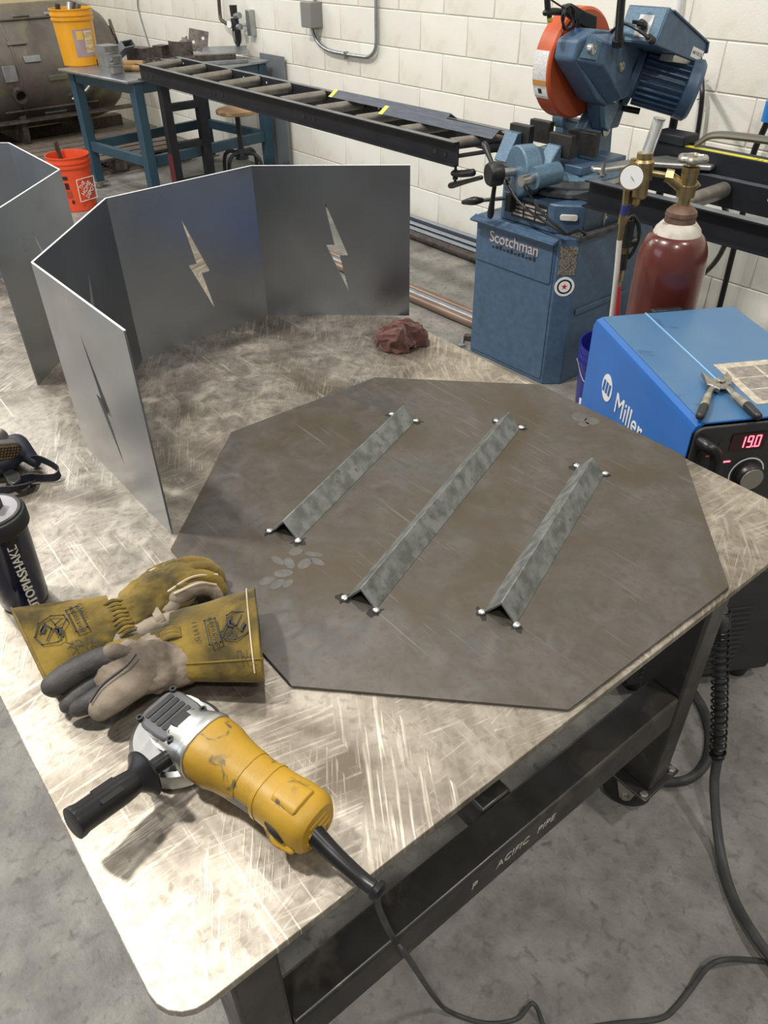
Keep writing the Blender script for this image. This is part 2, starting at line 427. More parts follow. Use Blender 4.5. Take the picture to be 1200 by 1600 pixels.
# caster under each leg
def caster(lx, ly, rz):
    c = V(lx - lw / 2, ly - ld / 2, 0); pl = part('caster_plate', tb, M['frame'], box(c.x - .055, c.x + .055, c.y - .06, c.y + .065, .124, .132), world=False, bevel=.002)
    PM[pl.name] = PM[tb.name]
    for sx in (-1, 1):
        for sy in (-1, 1):
            part('bolt', pl, M['zinc'], lathe([(.0095, .132), (.0095, .139), (.006, .142)], (c.x + sx * .043, c.y + sy * .05, 0), n=6), world=False)
    R_ = place((c.x, c.y, 0), rz)
    fork = []
    for s in (-1, 1):
        fork.append(xf(prism([(-.03, .118), (.03, .118), (.012, .045), (-.012, .045)], s * .027 - .002, s * .027 + .002, lambda u, v_, t: V(u - .018, t, v_)), R_))
    fork.append(xf(lathe([(.034, .108), (.036, .124)], (0, 0, 0), n=24), R_))
    part('caster_fork', pl, M['zinc'], *fork, world=False, bevel=.001)
    ax = R_ @ V(-.018, 0, .055); ay = (R_ @ V(0, 1, 0)) - (R_ @ V(0, 0, 0))
    wl = part('caster_wheel', pl, M['rubber'], lathe([(.02, -.02), (.044, -.02), (.053, -.014), (.055, 0), (.053, .014), (.044, .02), (.02, .02)], ax, ay, n=32), world=False)
    part('axle', pl, M['zinc'], cyl(ax - ay * .034, ax + ay * .034, .008, n=12), world=False)
for lx in (-.043, -2.30):
    for ly in (-.155, -1.12): caster(lx, ly, .5)
part('crossbeam', tb, M['frame'], box(-.113, -.045, -1.12, -.155 - ld, .360, .450), world=False, bevel=.006)
part('crossbeam', tb, M['frame'], box(-2.37, -2.302, -1.12, -.155 - ld, .360, .450), world=False, bevel=.006)
part('long_beam', tb, M['frame'], box(-2.302, -.113, -.69, -.62, .360, .450), world=False, bevel=.006)
# worn stencil on the beam's outer face
P_ = PM[tb.name]
IM = P_.inverted(); stm = mat('worn_stencil', (.50, .48, .41), rough=.6)
for s, px, py, sz in (('P', 741, 1381, .026), ('AC', 787, 1344, .026), ('IFIC', 813, 1320, .026), ('PIPE', 853, 1287, .026)):
    q = Xp(px, py, .43); q = IM @ Xp(px, py, .485 - .0446 + (q.y - .455) * .0227)
    text('stencil', tb, s, stm, P_ @ basis((-.0446, q.y, .408), (0, 1, 0), (0, 0, 1), (1, 0, 0)), sz, .0003, shear=.15)

# ------------------------------------------------------------------ octagonal plate with three angle irons tacked on
oct_px = [(585, 592), (843, 601), (1070, 713), (1137, 917.5), (889, 1110), (455, 1075), (268, 857), (362, 676)]
lid = thing('octagon_lid', 'dark octagonal steel plate with three angle irons tacked on, lying on the welding table', 'steel plate', (0, 0, T))
a0 = math.atan2(.205, -.46)
part('plate', lid, M['plate'], prism([(.504 * math.cos(a0 + k * PI / 4), .504 * math.sin(a0 + k * PI / 4)) for k in range(8)], T, T + .005), bevel=.0008)
PT = T + .005
def angle_iron(a, b, c, d):
    """a,b lower corners at the near end (left,right); c,d at the far end"""
    a, b, c, d = [Zp(*q, PT) for q in (a, b, c, d)]
    m0, m1 = (a + b) / 2, (c + d) / 2; ax = (m1 - m0); L = ax.length; ax.normalize(); sd = V(ax.y, -ax.x, 0)
    w_ = ((a - b).length + (c - d).length) / 4; h = .034; t = .0045
    prof = [(-w_, 0), (0, h), (w_, 0), (w_ - t * 1.3, 0), (0, h - t * 1.45), (-w_ + t * 1.3, 0)]
    fn = lambda u, v_, s: m0 + ax * s + sd * u + V(0, 0, PT + v_ - m0.z)
    ir = part('angle_iron', lid, M['angle'], prism(prof, 0, L, fn), bevel=.0012)
    for s in (0, L):
        for u in (-w_, w_):
            c0 = fn(u * 1.03, 0, s + (-.003 if s == 0 else .003))
            tk = part('weld_tack', ir, M['weld'], ball(c0 + V(0, 0, .002), .006, 10, 7, (1.2, 1.2, .8)), disp=(.004, .003))
            part('soot_mark', ir, M['soot'], prism([(c0.x + math.cos(k * PI / 8) * rr_, c0.y + math.sin(k * PI / 8) * rr_) for k, rr_ in enumerate([random.uniform(.006, .018) for _ in range(16)])], PT, PT + .0003))
    return ir
angle_iron((428, 828), (462, 846), (608, 651), (652, 658))
angle_iron((541, 936), (588, 951), (773, 661), (815, 669))
angle_iron((756, 957), (806, 975), (899, 731), (946, 742))
# dusty boot-print blotches on the plate
dust = mat('boot_dust', (.138, .132, .122), (.108, .102, .093), rough=.6, metal=.5, scale=70)
for (px, py, a, b, r_) in ((417, 908, 13, 6, -.3), (433, 913, 13, 6, -.5), (450, 912, 9, 5, -.6), (443, 896, 15, 6, -.1), (452, 880, 10, 7, .9), (434, 876, 12, 5, .5), (476, 881, 12, 7, -.5), (496, 878, 12, 5, .4), (462, 862, 11, 6, -.2), (490, 866, 14, 4, .1), (905, 652, 12, 7, .2), (925, 658, 12, 6, .1), (912, 663, 9, 4, 0)):
    part('boot_print', lid, dust, prism([Zp(px + a * math.cos(q) * math.cos(r_) - b * math.sin(q) * math.sin(r_), py + a * math.cos(q) * math.sin(r_) + b * math.sin(q) * math.cos(r_), PT)[:2] for q in [2 * PI * k / 14 + .1 * math.sin(k * 5) for k in range(13, -1, -1)]], PT, PT + .00025))

# ------------------------------------------------------------------ bent panels with lightning cut-outs
PHH = .387
def bolt_shape():
    # lightning bolt in panel units (u right, v up), traced from the far panel
    return [(-.022, .115), (.034, -.027), (.012, -.027), (.033, -.128), (-.022, .0), (-.000, .0)]
def panel_with_hole(p, q, z0, h, th, flip=False, bolt=True):
    """thin upright sheet from p to q with a lightning-shaped hole"""
    p, q = V(p[0], p[1], 0), V(q[0], q[1], 0); d = (q - p); L = d.length; d.normalize(); nrm = V(-d.y, d.x, 0)
    bm = bmesh.new()
    s = -1 if flip else 1
    hole = [(L / 2 + s * u, h / 2 + v_ * 1.0) for u, v_ in bolt_shape()] if bolt else []
    def ring_(pts): return [bm.verts.new((u, v_, 0)) for u, v_ in pts]
    o = ring_([(0, 0), (L, 0), (L, h), (0, h)]); es = [bm.edges.new((o[i], o[(i + 1) % 4])) for i in range(4)]
    if bolt:
        hr = ring_(hole); n = len(hr); es += [bm.edges.new((hr[i], hr[(i + 1) % n])) for i in range(n)]
    bmesh.ops.triangle_fill(bm, use_beauty=True, edges=es)
    r = bmesh.ops.extrude_face_region(bm, geom=bm.faces[:])
    for v_ in [e for e in r['geom'] if isinstance(e, bmesh.types.BMVert)]: v_.co.z += th
    bmesh.ops.recalc_face_normals(bm, faces=bm.faces)
    vs = [p + d * v_.co.x + nrm * (v_.co.z - th / 2) + V(0, 0, z0 + v_.co.y) for v_ in bm.verts]
    bm.verts.index_update(); fs = [tuple(v_.index for v_ in f.verts) for f in bm.faces]; bm.free()
    return vs, fs
def edge_cap(p, q, z, th):
    p, q = V(p[0], p[1], z), V(q[0], q[1], z); return bar(p, q, th, .0008)
def screen(name, label, pts, flips):
    t = thing(name, label, 'steel panel', (pts[1][0], pts[1][1], T))
    for i in range(len(pts) - 1):
        pn = part('panel', t, M['panel'], panel_with_hole(pts[i], pts[i + 1], T, PHH, .0035, flips[i]), angle=30)
        part('cut_edge', pn, M['panel_edge'], edge_cap(pts[i], pts[i + 1], T + PHH + .0004, .0035))
    return t
screen('bent_screen', 'four-sided bent sheet steel screen with lightning cut-outs, standing nearest the red rag', [(-.247, -.436), (-.631, -.4355), (-.925, -.168), (-.949, .221), (-.685, .511)], (1, 1, 0, 0))
screen('bent_screen', 'bent sheet steel screen with lightning cut-outs at the left edge, behind the other one', [(-.963, -.415), (-1.242, -.148), (-1.629, -.141), (-1.907, -.41)], (0, 0, 0))
# ------------------------------------------------------------------ materials of the things on the table
M['suede'] = mat('yellow_suede', (.23, .155, .026), (.14, .094, .017), rough=.85, scale=20, detail=8, lo=.38, hi=.62, bump=1.0, bscale=90, c3=(.05, .037, .011), s3=11, lo3=.46, hi3=.66, sheen=.15, spec=.2)
M['suede2'] = mat('yellow_suede_dark', (.20, .135, .025), (.13, .085, .018), rough=.85, scale=18, detail=6, bump=.6, bscale=220, c3=(.07, .045, .012), s3=12, lo3=.5, hi3=.7, sheen=.15, spec=.2)
M['hide'] = mat('pale_hide', (.30, .25, .19), (.19, .15, .11), rough=.75, scale=17, detail=6, bump=1.0, bscale=70, c3=(.075, .06, .045), s3=12, lo3=.48, hi3=.70, spec=.25)
M['hide_black'] = mat('sooty_hide', (.028, .026, .025), (.058, .053, .048), rough=.62, scale=18, detail=5, bump=.5, bscale=160, c3=(.018, .017, .016), s3=16)
M['seam'] = mat('pale_piping', (.52, .44, .31), (.40, .32, .2), rough=.7, scale=30)
M['yellowpl'] = mat('scuffed_yellow_plastic', (.42, .24, .014), (.34, .195, .012), rough=.48, scale=10, bump=.15, bscale=160, c3=(.10, .075, .035), s3=34, lo3=.59, hi3=.66)
M['alu'] = mat('cast_aluminium', (.60, .60, .58), (.46, .46, .44), rough=.36, metal=.9, scale=30)
M['greypl'] = mat('dark_grey_cast', (.11, .11, .115), (.075, .075, .08), rough=.5, metal=.3, scale=30)
M['disc'] = mat('abrasive_disc', (.05, .046, .04), (.09, .08, .07), rough=.95, scale=90, bump=.8, bscale=400)

# ------------------------------------------------------------------ angle grinder
hd = Zp(281, 1160, T + .015); tl_ = Zp(497, 1292, T + .047)
gx = V(tl_.x - hd.x, tl_.y - hd.y, 0); GL = gx.length; gx.normalize(); gy = V(-gx.y, gx.x, 0)
gr = thing('angle_grinder', 'yellow angle grinder with black side handle lying on the near end of the welding table', 'grinder', (hd.x, hd.y, T))
def gp(x, y, z): return V(hd.x, hd.y, T) + gx * x + gy * y + V(0, 0, z)
GM = basis((hd.x, hd.y, T), gx, gy, (0, 0, 1))
# head
part('blade_guard', gr, M['steel'], lathe([(.020, .033), (.056, .033), (.0615, .029), (.0625, .024), (.0625, .006), (.060, .004), (.060, .022), (.056, .026)], gp(0, 0, 0), n=48, cap=(True, False)))
dsc = part('grinding_disc', gr, M['disc'], lathe([(.012, .010), (.055, .009), (.062, .006), (.062, .003), (.012, .003)], gp(-.006, .002, 0), n=48))
part('disc_paper', dsc, mat('disc_paper', (.62, .6, .55), (.5, .48, .44), rough=.8, scale=50), prism([(-.018 - .034 * math.cos(q), .03 + .024 * math.sin(q)) for q in [k * PI / 8 for k in range(-8, 9)]][:14], .0345, .0352, lambda u, v_, t: gp(u, v_, t)))
n_ = 18
GS = lambda x: x if x < .06 else .058 + (x - .058) * (GL - .058) / (.272 - .058)
def gsec(x, zc, ry, rz, p=2.6, yo=0): return sup(gp(x, yo, zc), gy, (0, 0, 1), ry, rz, n_, p)
part('gear_case', gr, M['alu'], lathe([(.024, .033), (.030, .036), (.033, .046), (.034, .060), (.033, .064)], gp(0, 0, 0), n=28),
     loft([gsec(.004, .055, .033, .018), gsec(.03, .054, .037, .026), gsec(.044, .053, .041, .034), gsec(.052, .053, .041, .034)]), bevel=.001)
cap = part('gear_cap', gr, M['greypl'], prism([(x, y) for x, y in rect_round(-.034, .032, -.033, .033, .02, 5)], .064, .073, lambda u, v_, t: gp(u, v_, t)), bevel=.003)
for k in range(5):
    part('rib', cap, M['blackpl'], prism(rect_round(-.026 + k * .0105, -.019 + k * .0105, -.022, .022, .002, 2), .073, .0745, lambda u, v_, t: gp(u, v_, t)))
for sx, sy in ((-1, -1), (-1, 1), (1, -1), (1, 1)):
    part('screw', cap, M['blackpl'], ring(gp(sx * .028, sy * .0275, .070), (0, 0, 1), .0022, .0046, .0065, 14))
part('spindle_lock', cap, M['blackpl'], prism(rect_round(.010, .030, -.012, .012, .004), .074, .078, lambda u, v_, t: gp(u, v_, t)), bevel=.001)
part('flange', gr, M['alu'], loft([gsec(.050, .053, .043, .037), gsec(.056, .053, .044, .038), gsec(.060, .053, .043, .037)]), bevel=.001)
# yellow housing
def bsec(x, zc, ry, rz, p=2.6): return gsec(GS(x), zc, ry, rz, p)
body = part('housing', gr, M['yellowpl'], loft([bsec(.058, .053, .040, .035), bsec(.066, .053, .0415, .0365), bsec(.092, .052, .040, .036), bsec(.108, .052, .036, .034),
    bsec(.128, .051, .0335, .0325), bsec(.150, .050, .0325, .0315), bsec(.1505, .050, .0315, .0305), bsec(.178, .049, .0315, .0305), bsec(.1785, .049, .033, .032), bsec(.186, .049, .0335, .0325),
    bsec(.1865, .049, .0325, .0315), bsec(.210, .048, .0335, .0325), bsec(.228, .047, .0355, .034), bsec(.256, .046, .0355, .034), bsec(.266, .045, .033, .032), bsec(.272, .045, .028, .028), bsec(.2725, .045, .015, .015)]), angle=28)
part('grip_pad', body, M['yellowpl'], loft([sup(gp(GS(x), 0, .070), gy, (0, 0, 1), w_, h2, 20, 3.4) for x, w_, h2 in ((.204, .012, .006), (.210, .019, .0135), (.250, .020, .0135), (.256, .012, .006))]), bevel=.001)
for s in (1, -1):
    part('paddle_slot', body, M['greypl'], prism(rect_round(GS(.132), GS(.178), .036, .050, .005), .0295, .0325, lambda u, v_, t: gp(u, s * t, v_ + .004)), bevel=.001)
part('vent_hole', body, M['black'], tube([gp(GS(.214), -.0335, .054), gp(GS(.228), -.0350, .052), gp(GS(.244), -.0362, .044)], [.002, .0045, .002], rnd=True, flat=1.2))
part('vent_lip', body, M['yellowpl'], tube([gp(GS(.210), -.0315, .042), gp(GS(.232), -.0365, .036), gp(GS(.258), -.0345, .034)], [.003, .0055, .004], rnd=True))
for k in range(3):
    part('vent_rib', body, M['yellowpl'], xf(bar((GL - .001, -.020 + .003 * k, .036 + .011 * k), (GL - .001, .020 - .003 * k, .036 + .011 * k), .005, .005), GM), bevel=.001)
part('paddle', gr, M['blackpl'], prism(rect_round(.085, GL - .03, -.013, .013, .008), .010, .020, lambda u, v_, t: gp(u, v_, t)), bevel=.003)
# scuffs: dark rubbed spots on the housing, thin raised flakes
# side handle
hs = gp(.028, -.034, .048); he = Zp(113, 1288, T + .072)
hv = he - hs; HL = hv.length; hv.normalize()
hnd = part('side_handle', gr, M['rubber'], lathe([(.010, 0), (.010, .028), (.0115, .030), (.030, .036), (.031, .039), (.024, .042), (.0155, .052), (.0165, .06), (.0175, .07), (.0178, HL - .012), (.0195, HL - .006), (.0195, HL - .001), (.017, HL)], hs, hv, n=28))
for k in range(14):
    q = hs + hv * (.075 + k * (HL - .105) / 14)
    up = V(0, 0, 1) - hv * hv.z; up.normalize(); sd = hv.cross(up)
    for a in (-.5, .35):
        n0 = up * math.cos(a) + sd * math.sin(a)
        part('grip_rib', hnd, M['rubber'], bar(q + n0 * .0176 - sd * .005, q + n0 * .0176 + sd * .005, .0022, .0016, up=tuple(n0)))
# strain relief, cord over the table edge down to the floor
cs = gp(GL - .004, -.006, .040); c1 = Zp(588, 1390, T + .022)
rel = part('strain_relief', gr, M['rubber'], tube([cs, cs.lerp(c1, .35) + V(0, 0, -.006), cs.lerp(c1, .75) + V(0, 0, -.006), c1], [.0125, .0105, .009, .0085], n=14),
           lathe([(.008, -.004), (.0115, -.002), (.0115, .004), (.007, .008)], c1, c1 - cs, n=14))
cpts = [c1, Zp(592, 1420, .76), Xp(612, 1462, .47), Xp(640, 1500, .49), Zp(680, 1560, .10), Zp(705, 1582, .012), Zp(760, 1599, .006), Zp(808, 1592, .006), Zp(832, 1568, .03), Zp(848, 1600, .008), Zp(866, 1680, .006)]
part('power_cord', gr, M['cord'], tube(cpts, .0042, n=10, k=8))

# ------------------------------------------------------------------ gauntlet gloves
QO = .008
def Q(px, py, dz): return Zp(px, py, T + dz + QO)
def emblem(parent, o, ex, ey, s, up):
    """horse-head crest and name bar drawn as thin black pieces lying on the leather"""
    fn = lambda u, v_, t: o + ex * (u * s) + ey * (v_ * s) + up * t
    def ln(pts, w=.03):
        P = [Vector((p[0], p[1], 0)) for p in pts]
        for a, b in zip(P, P[1:]):
            d = (b - a).normalized(); q = V(-d.y, d.x, 0) * w / 2; a2 = a - d * w / 2; b2 = b + d * w / 2
            G_.append(prism([(a2 - q)[:2], (b2 - q)[:2], (b2 + q)[:2], (a2 + q)[:2]], 0, .0006, fn))
    G_ = []
    ln([(-.5, -.05), (-.32, .35), (.0, .45), (.26, .3), (.26, .1), (.1, -.1), (.05, -.42), (-.1, -.5), (-.42, -.38), (-.5, -.05)])
    ln([(-.38, .0), (-.2, .25), (-.1, .02), (-.3, -.3)]); ln([(-.05, .36), (.0, .1), (.18, .2)]); ln([(-.05, -.38), (.02, -.1), (-.12, .0)])
    G_.append(prism([(-.02, .05), (.1, -.08), (.04, -.3), (-.08, -.12)], 0, .0006, fn)); G_.append(prism([(-.36, .08), (-.24, .24), (-.2, .1), (-.3, -.06)], 0, .0006, fn))
    ln([(.34, -.42), (.34, .42), (.6, .42), (.6, -.42), (.34, -.42)], .035)
    part('crest', parent, M['black'], *G_)
    text('name_bar', parent, 'BLACK STALLION', M['black'], basis(o + ex * (.47 * s) + up * .0003, -ey if 0 else ey, -ex, up), s * .125, .0003)

def cuff(parent, A, B, z0, z1, mt, thick=.003, p=2.6):
    """gauntlet from wrist section A=(pa,pb) to open end B=(pa,pb): pixel pairs; flattened hollow tube"""
    secs = []; inner = []
    (a0, b0), (a1, b1) = A, B
    for i in range(9):
        t = i / 8
        pa = Q(a0[0] + (a1[0] - a0[0]) * t, a0[1] + (a1[1] - a0[1]) * t, 0); pb = Q(b0[0] + (b1[0] - b0[0]) * t, b0[1] + (b1[1] - b0[1]) * t, 0)
        h = (z0 + (z1 - z0) * t) / 2; e = (pb - pa) / 2
        secs.append(sup((pa + pb) / 2 + V(0, 0, h + .001), e.normalized(), (0, 0, 1), e.length, h, 28, p))
        inner.append(sup((pa + pb) / 2 + V(0, 0, h + .001), e.normalized(), (0, 0, 1), max(.004, e.length - thick), max(.003, h - thick), 28, p))
    return secs, inner

# glove whose fingers point at the octagon; the back of the hand is up
g1 = thing('work_glove', 'yellow leather gauntlet glove, back of hand up, fingers reaching onto the octagonal plate', 'glove', Q(170, 1000, 0), group='pair of welding gloves')
secs, inner = cuff(g1, ((172, 948), (196, 1012)), ((26, 972), (84, 1092)), .036, .046, M['suede'])
c1_ = part('cuff', g1, M['suede'], loft(secs + inner[::-1], cap=(False, False)), disp=(.03, .006), subd=1)
hem0 = secs[-1]
part('hem', c1_, M['suede2'], tube([p.lerp(q, .04) for p, q in zip(secs[-1], secs[-2])], .0018, n=6, smooth=False, closed=True))
hand = []
def cap_(pts, rs, fl=1.0): hand.append(tube([Q(*p) for p in pts], rs, n=14, k=5, rnd=True, flat=fl, up=(0, 0, 1)))
cap_([(172, 975, .020), (205, 958, .022), (245, 930, .026), (275, 915, .028)], [.034, .038, .044, .044], .62)
cap_([(205, 940, .018), (250, 905, .022), (280, 892, .026)], [.024, .026, .024], .8)
cap_([(200, 985, .018), (240, 955, .022), (285, 930, .024)], [.026, .028, .022], .8)
hm = part('hand', g1, M['suede'], *hand, remesh=.0028, smooth=5, disp=(.014, .009))
for name, pts, r, mt in (('finger', [(258, 893, .030), (295, 880, .032), (325, 884, .020), (333, 895, .010)], [.013, .0125, .0115, .0105], M['suede2']),
                         ('finger', [(268, 903, .036), (305, 889, .038), (335, 893, .024), (343, 906, .011)], [.0135, .013, .012, .011], M['suede2']),
                         ('finger', [(272, 917, .038), (308, 902, .040), (336, 908, .026), (345, 922, .012)], [.0135, .013, .012, .011], M['suede']),
                         ('finger', [(275, 935, .034), (305, 920, .034), (330, 922, .022), (340, 932, .012)], [.013, .013, .0115, .0105], M['hide'])):
    f_ = part(name, g1, mt, tube([Q(*p) for p in pts], r, n=14, k=5, rnd=True, up=(0, 0, 1)), subd=1, disp=(.012, .002))
for pts in ([(226, 898, .036), (240, 890, .038), (252, 886, .038)], [(248, 910, .042), (285, 893, .046), (328, 886, .034)], [(262, 925, .046), (300, 902, .052), (340, 898, .036)], [(272, 928, .048), (310, 912, .050), (338, 914, .034)]):
    part('piping', hm, M['seam'], tube([Q(*p) for p in pts], .0022, n=6))
part('finger_patch', g1, M['hide_black'], prism([Q(*p, 0)[:2] for p in ((313, 913), (336, 905), (346, 910), (347, 922), (330, 934), (312, 934))], T + .026, T + .0365), bevel=.006, seg=3, remesh=.0022, smooth=5)
part('palm_patch', g1, M['hide_black'], prism([Q(*p, 0)[:2] for p in ((284, 940), (292, 925), (305, 930), (312, 946), (285, 966))], T + .012, T + .028), remesh=.0022, smooth=5)
th1 = part('thumb', g1, M['hide'], tube([Q(192, 1003, .014), Q(215, 990, .018), Q(248, 975, .020), Q(280, 967, .018), Q(304, 964, .015)], [.018, .018, .0155, .0135, .0115], n=14, k=5, rnd=True, up=(0, 0, 1)), subd=1, disp=(.015, .003))
part('palm_edge', g1, M['hide'], tube([Q(232, 968, .022), Q(262, 952, .026), Q(278, 935, .030), Q(288, 925, .034)], [.011, .012, .012, .010], n=12, k=5, rnd=True), disp=(.015, .003))
part('strap_loop', g1, M['hide'], strip([Q(241, 953, .037), Q(247, 962, .038), Q(253, 972, .030)], .013, .003, (0, .7, .3)), bevel=.001)
for k in range(9):   # gathers at the wrist
    t = k / 8; a = Q(163 + 26 * t, 945 + 50 * t, .038); b = Q(190 + 22 * t, 938 + 46 * t, .044)
    part('gather', hm, M['suede2'] if k % 2 else M['suede'], tube([a, a.lerp(b, .5) + V(0, 0, .0035), b], [.0022, .0036, .0018], n=7, rnd=True))
o1 = (Q(88, 980, .0475)); e1 = (Q(130, 962, .0475) - Q(62, 990, .0475)).normalized(); up1 = V(0, 0, 1); f1 = up1.cross(e1)
emblem(c1_, o1, e1, f1, .062, up1)
text('stamp', c1_, 'G1611', M['black'], basis(Q(129, 955, .0478), -f1, e1, up1), .010, .0003, space=1.6)
def scrawl(parent, strokes, o, ex, ey, s, up=V(0, 0, 1)):
    gs = []
    for st in strokes:
        for a, b in zip(st, st[1:]):
            A_ = o + ex * a[0] * s + ey * a[1] * s; B_ = o + ex * b[0] * s + ey * b[1] * s
            gs.append(bar(A_, B_, .0012, .0006, up=tuple(up)))
    part('handwriting', parent, M['black'], *gs)
TU = [[(0, 1), (.6, 1)], [(.3, 1), (.3, 0)], [(.8, .9), (.85, .1), (1.15, .05), (1.3, .9)], [(2.1, .8), (1.7, .9), (1.55, .4), (1.8, .05), (2.15, .15)], [(2.4, 1), (2.4, 0)], [(2.95, 1), (2.4, .45), (3.0, 0)]]
scrawl(c1_, TU, Q(152, 992, .0475), (Q(100, 1012, .0475) - Q(150, 1000, .0475)).normalized(), (Q(150, 1012, .0475) - Q(146, 996, .0475)).normalized(), .0145)

QO = .012
# glove lying on it, palm side up, cuff open to the right
g2 = thing('work_glove', 'yellow leather gauntlet glove, pale palm up, fingers pointing left, next to the grinder head', 'glove', Q(280, 1040, 0), group='pair of welding gloves')
secs, inner = cuff(g2, ((272, 980), (276, 1080)), ((404, 948), (418, 1086)), .048, .066, M['suede'], p=2.3)
c2_ = part('cuff', g2, M['suede'], loft(secs + inner[::-1], cap=(False, False)), disp=(.03, .006), subd=1)
part('hem', c2_, M['seam'], tube([p.lerp(q, .8) + V(0, 0, .0012) for p, q in zip(secs[-1], secs[-2])][1:13], .0012, n=6, smooth=False))
part('cuff_panel', c2_, M['suede2'], tube([secs[k][3] for k in range(9)], .0014, n=6, smooth=False))
hand = []
cap_([(280, 1035, .024), (250, 1040, .028), (215, 1045, .030), (185, 1050, .030)], [.040, .043, .042, .036], .68)
cap_([(280, 1015, .024), (240, 1012, .026), (195, 1022, .028)], [.022, .022, .018], .9)
pm = part('palm', g2, M['hide'], *hand, remesh=.0028, smooth=5, disp=(.016, .009))
part('hand_back', g2, M['suede'], tube([Q(286, 990, .030), Q(250, 1000, .032), Q(205, 1008, .028), Q(170, 1012, .022)], [.020, .017, .014, .008], n=12, k=5, rnd=True, flat=.8), disp=(.015, .003))
for pts, r, mt in (([(205, 1030, .036), (170, 1028, .046), (120, 1048, .044), (86, 1070, .038)], [.016, .0185, .019, .018], M['hide_black']),
                   ([(190, 1050, .026), (160, 1062, .028), (125, 1085, .022), (108, 1100, .017)], [.014, .0145, .014, .013], M['hide_black']),
                   ([(195, 1060, .022), (165, 1080, .024), (140, 1098, .020), (122, 1106, .015)], [.015, .015, .0145, .013], M['hide_black'])):
    part('finger', g2, mt, tube([Q(*p) for p in pts], r, n=14, k=5, rnd=True, up=(0, 0, 1)), subd=1, disp=(.013, .003))
part('thumb', g2, M['hide'], tube([Q(232, 1050, .034), Q(205, 1068, .036), Q(175, 1092, .034), Q(158, 1106, .030)], [.026, .024, .021, .0175], n=16, k=5, rnd=True, up=(0, 0, 1)), subd=1, disp=(.016, .004))
part('piping', pm, M['hide_black'], tube([Q(140, 1098, .048), Q(160, 1070, .058), Q(195, 1042, .066), Q(212, 1022, .066)], .0022, n=6))
part('knuckle_patch', g2, M['hide'], tube([Q(200, 1020, .052), Q(178, 1018, .058), Q(160, 1022, .056)], [.010, .013, .010], n=12, k=5, rnd=True, flat=.7), disp=(.012, .002))
for k in range(6):
    t = k / 5; a = Q(250 + 4 * t, 988 + 14 * t, .048); b = Q(280 + 2 * t, 980 + 14 * t, .052)
    part('gather', g2, M['suede2'] if k % 2 else M['suede'], tube([a, a.lerp(b, .5) + V(0, 0, .003), b], [.002, .0034, .002], n=7, rnd=True))
ex2 = (Q(340, 985, .06) - Q(392, 972, .06)).normalized(); fy2 = V(0, 0, 1).cross(ex2)
emblem(c2_, Q(362, 979, .0635), ex2, fy2, .058, V(0, 0, 1))
text('stamp', c2_, 'G1611', M['black'], basis(Q(306, 986, .059), -fy2, ex2, (0, 0, 1)), .010, .0003, space=1.6)
scrawl(c2_, TU[:3], Q(390, 1014, .064), (Q(345, 1020, .064) - Q(390, 1014, .064)).normalized(), (Q(392, 1028, .064) - Q(390, 1014, .064)).normalized(), .0145)

QO = 0
# ------------------------------------------------------------------ crumpled rag
rb_ = (Zp(590, 540, T) + Zp(655, 545, T)) / 2
rm = mat('red_shop_rag', (.125, .054, .043), (.075, .034, .028), rough=.95, scale=25, detail=6, bump=.5, bscale=350, c3=(.05, .025, .022), s3=30, lo3=.55, hi3=.75, sheen=.3, spec=.1)
rx, ry = V(.66, .75, 0), V(-.75, .66, 0)      # along the picture, away from the viewer
from mathutils import noise as mn
rv, rf = [], []
NU, NV = 130, 56
for i in range(NV + 1):
    ph = PI / 2 * i / NV * 1.12 - .12          # from under the rim to the top
    for k in range(NU):
        th = 2 * PI * k / NU
        lobes = 1 + .12 * math.sin(3 * th + .6) + .09 * math.sin(5 * th + 2.0)
        c = max(0, math.cos(ph)) ** .7 if ph > 0 else .97
        u = .073 * lobes * c * math.cos(th); v_ = .050 * lobes * c * math.sin(th)
        z = .064 * max(0, math.sin(ph)) ** .75 * (1 + .16 * math.sin(u * 40 + 1.0) - .12 * math.cos(v_ * 50 + u * 30))
        wp_ = V(u, v_, z) + mn.noise_vector(V(u, v_, z) * 24) * .012
        rg_ = mn.ridged_multi_fractal(V(wp_.x * 17 + 3.1, wp_.y * 30 + wp_.x * 14, wp_.z * 20), 1.0, 2.0, 2, 1.0, 2.0)
        amt = .017 * (min(rg_, 2.2) - 1.35)
        d_ = V(math.cos(th) * max(0, math.cos(ph)), math.sin(th) * max(0, math.cos(ph)), max(0, math.sin(ph)) * .8)
        p = V(u, v_, z) + d_ * amt
        p.z = max(p.z, .0012 if ph < .02 else .002)
        rv.append(rb_ + rx * p.x + ry * (p.y + .012) + V(0, 0, p.z))
for i in range(NV):
    for k in range(NU):
        k2 = (k + 1) % NU; rf.append((i * NU + k, i * NU + k2, (i + 1) * NU + k2, (i + 1) * NU + k))
rf.append(tuple(range(NV * NU, (NV + 1) * NU))); rf.append(tuple(range(NU - 1, -1, -1)))
rag = solo('shop_rag', 'crumpled rust-red shop rag on the welding table beside the bent screen', 'rag', rm, (rv, rf), subd=1, angle=180, disp=(.006, .002))

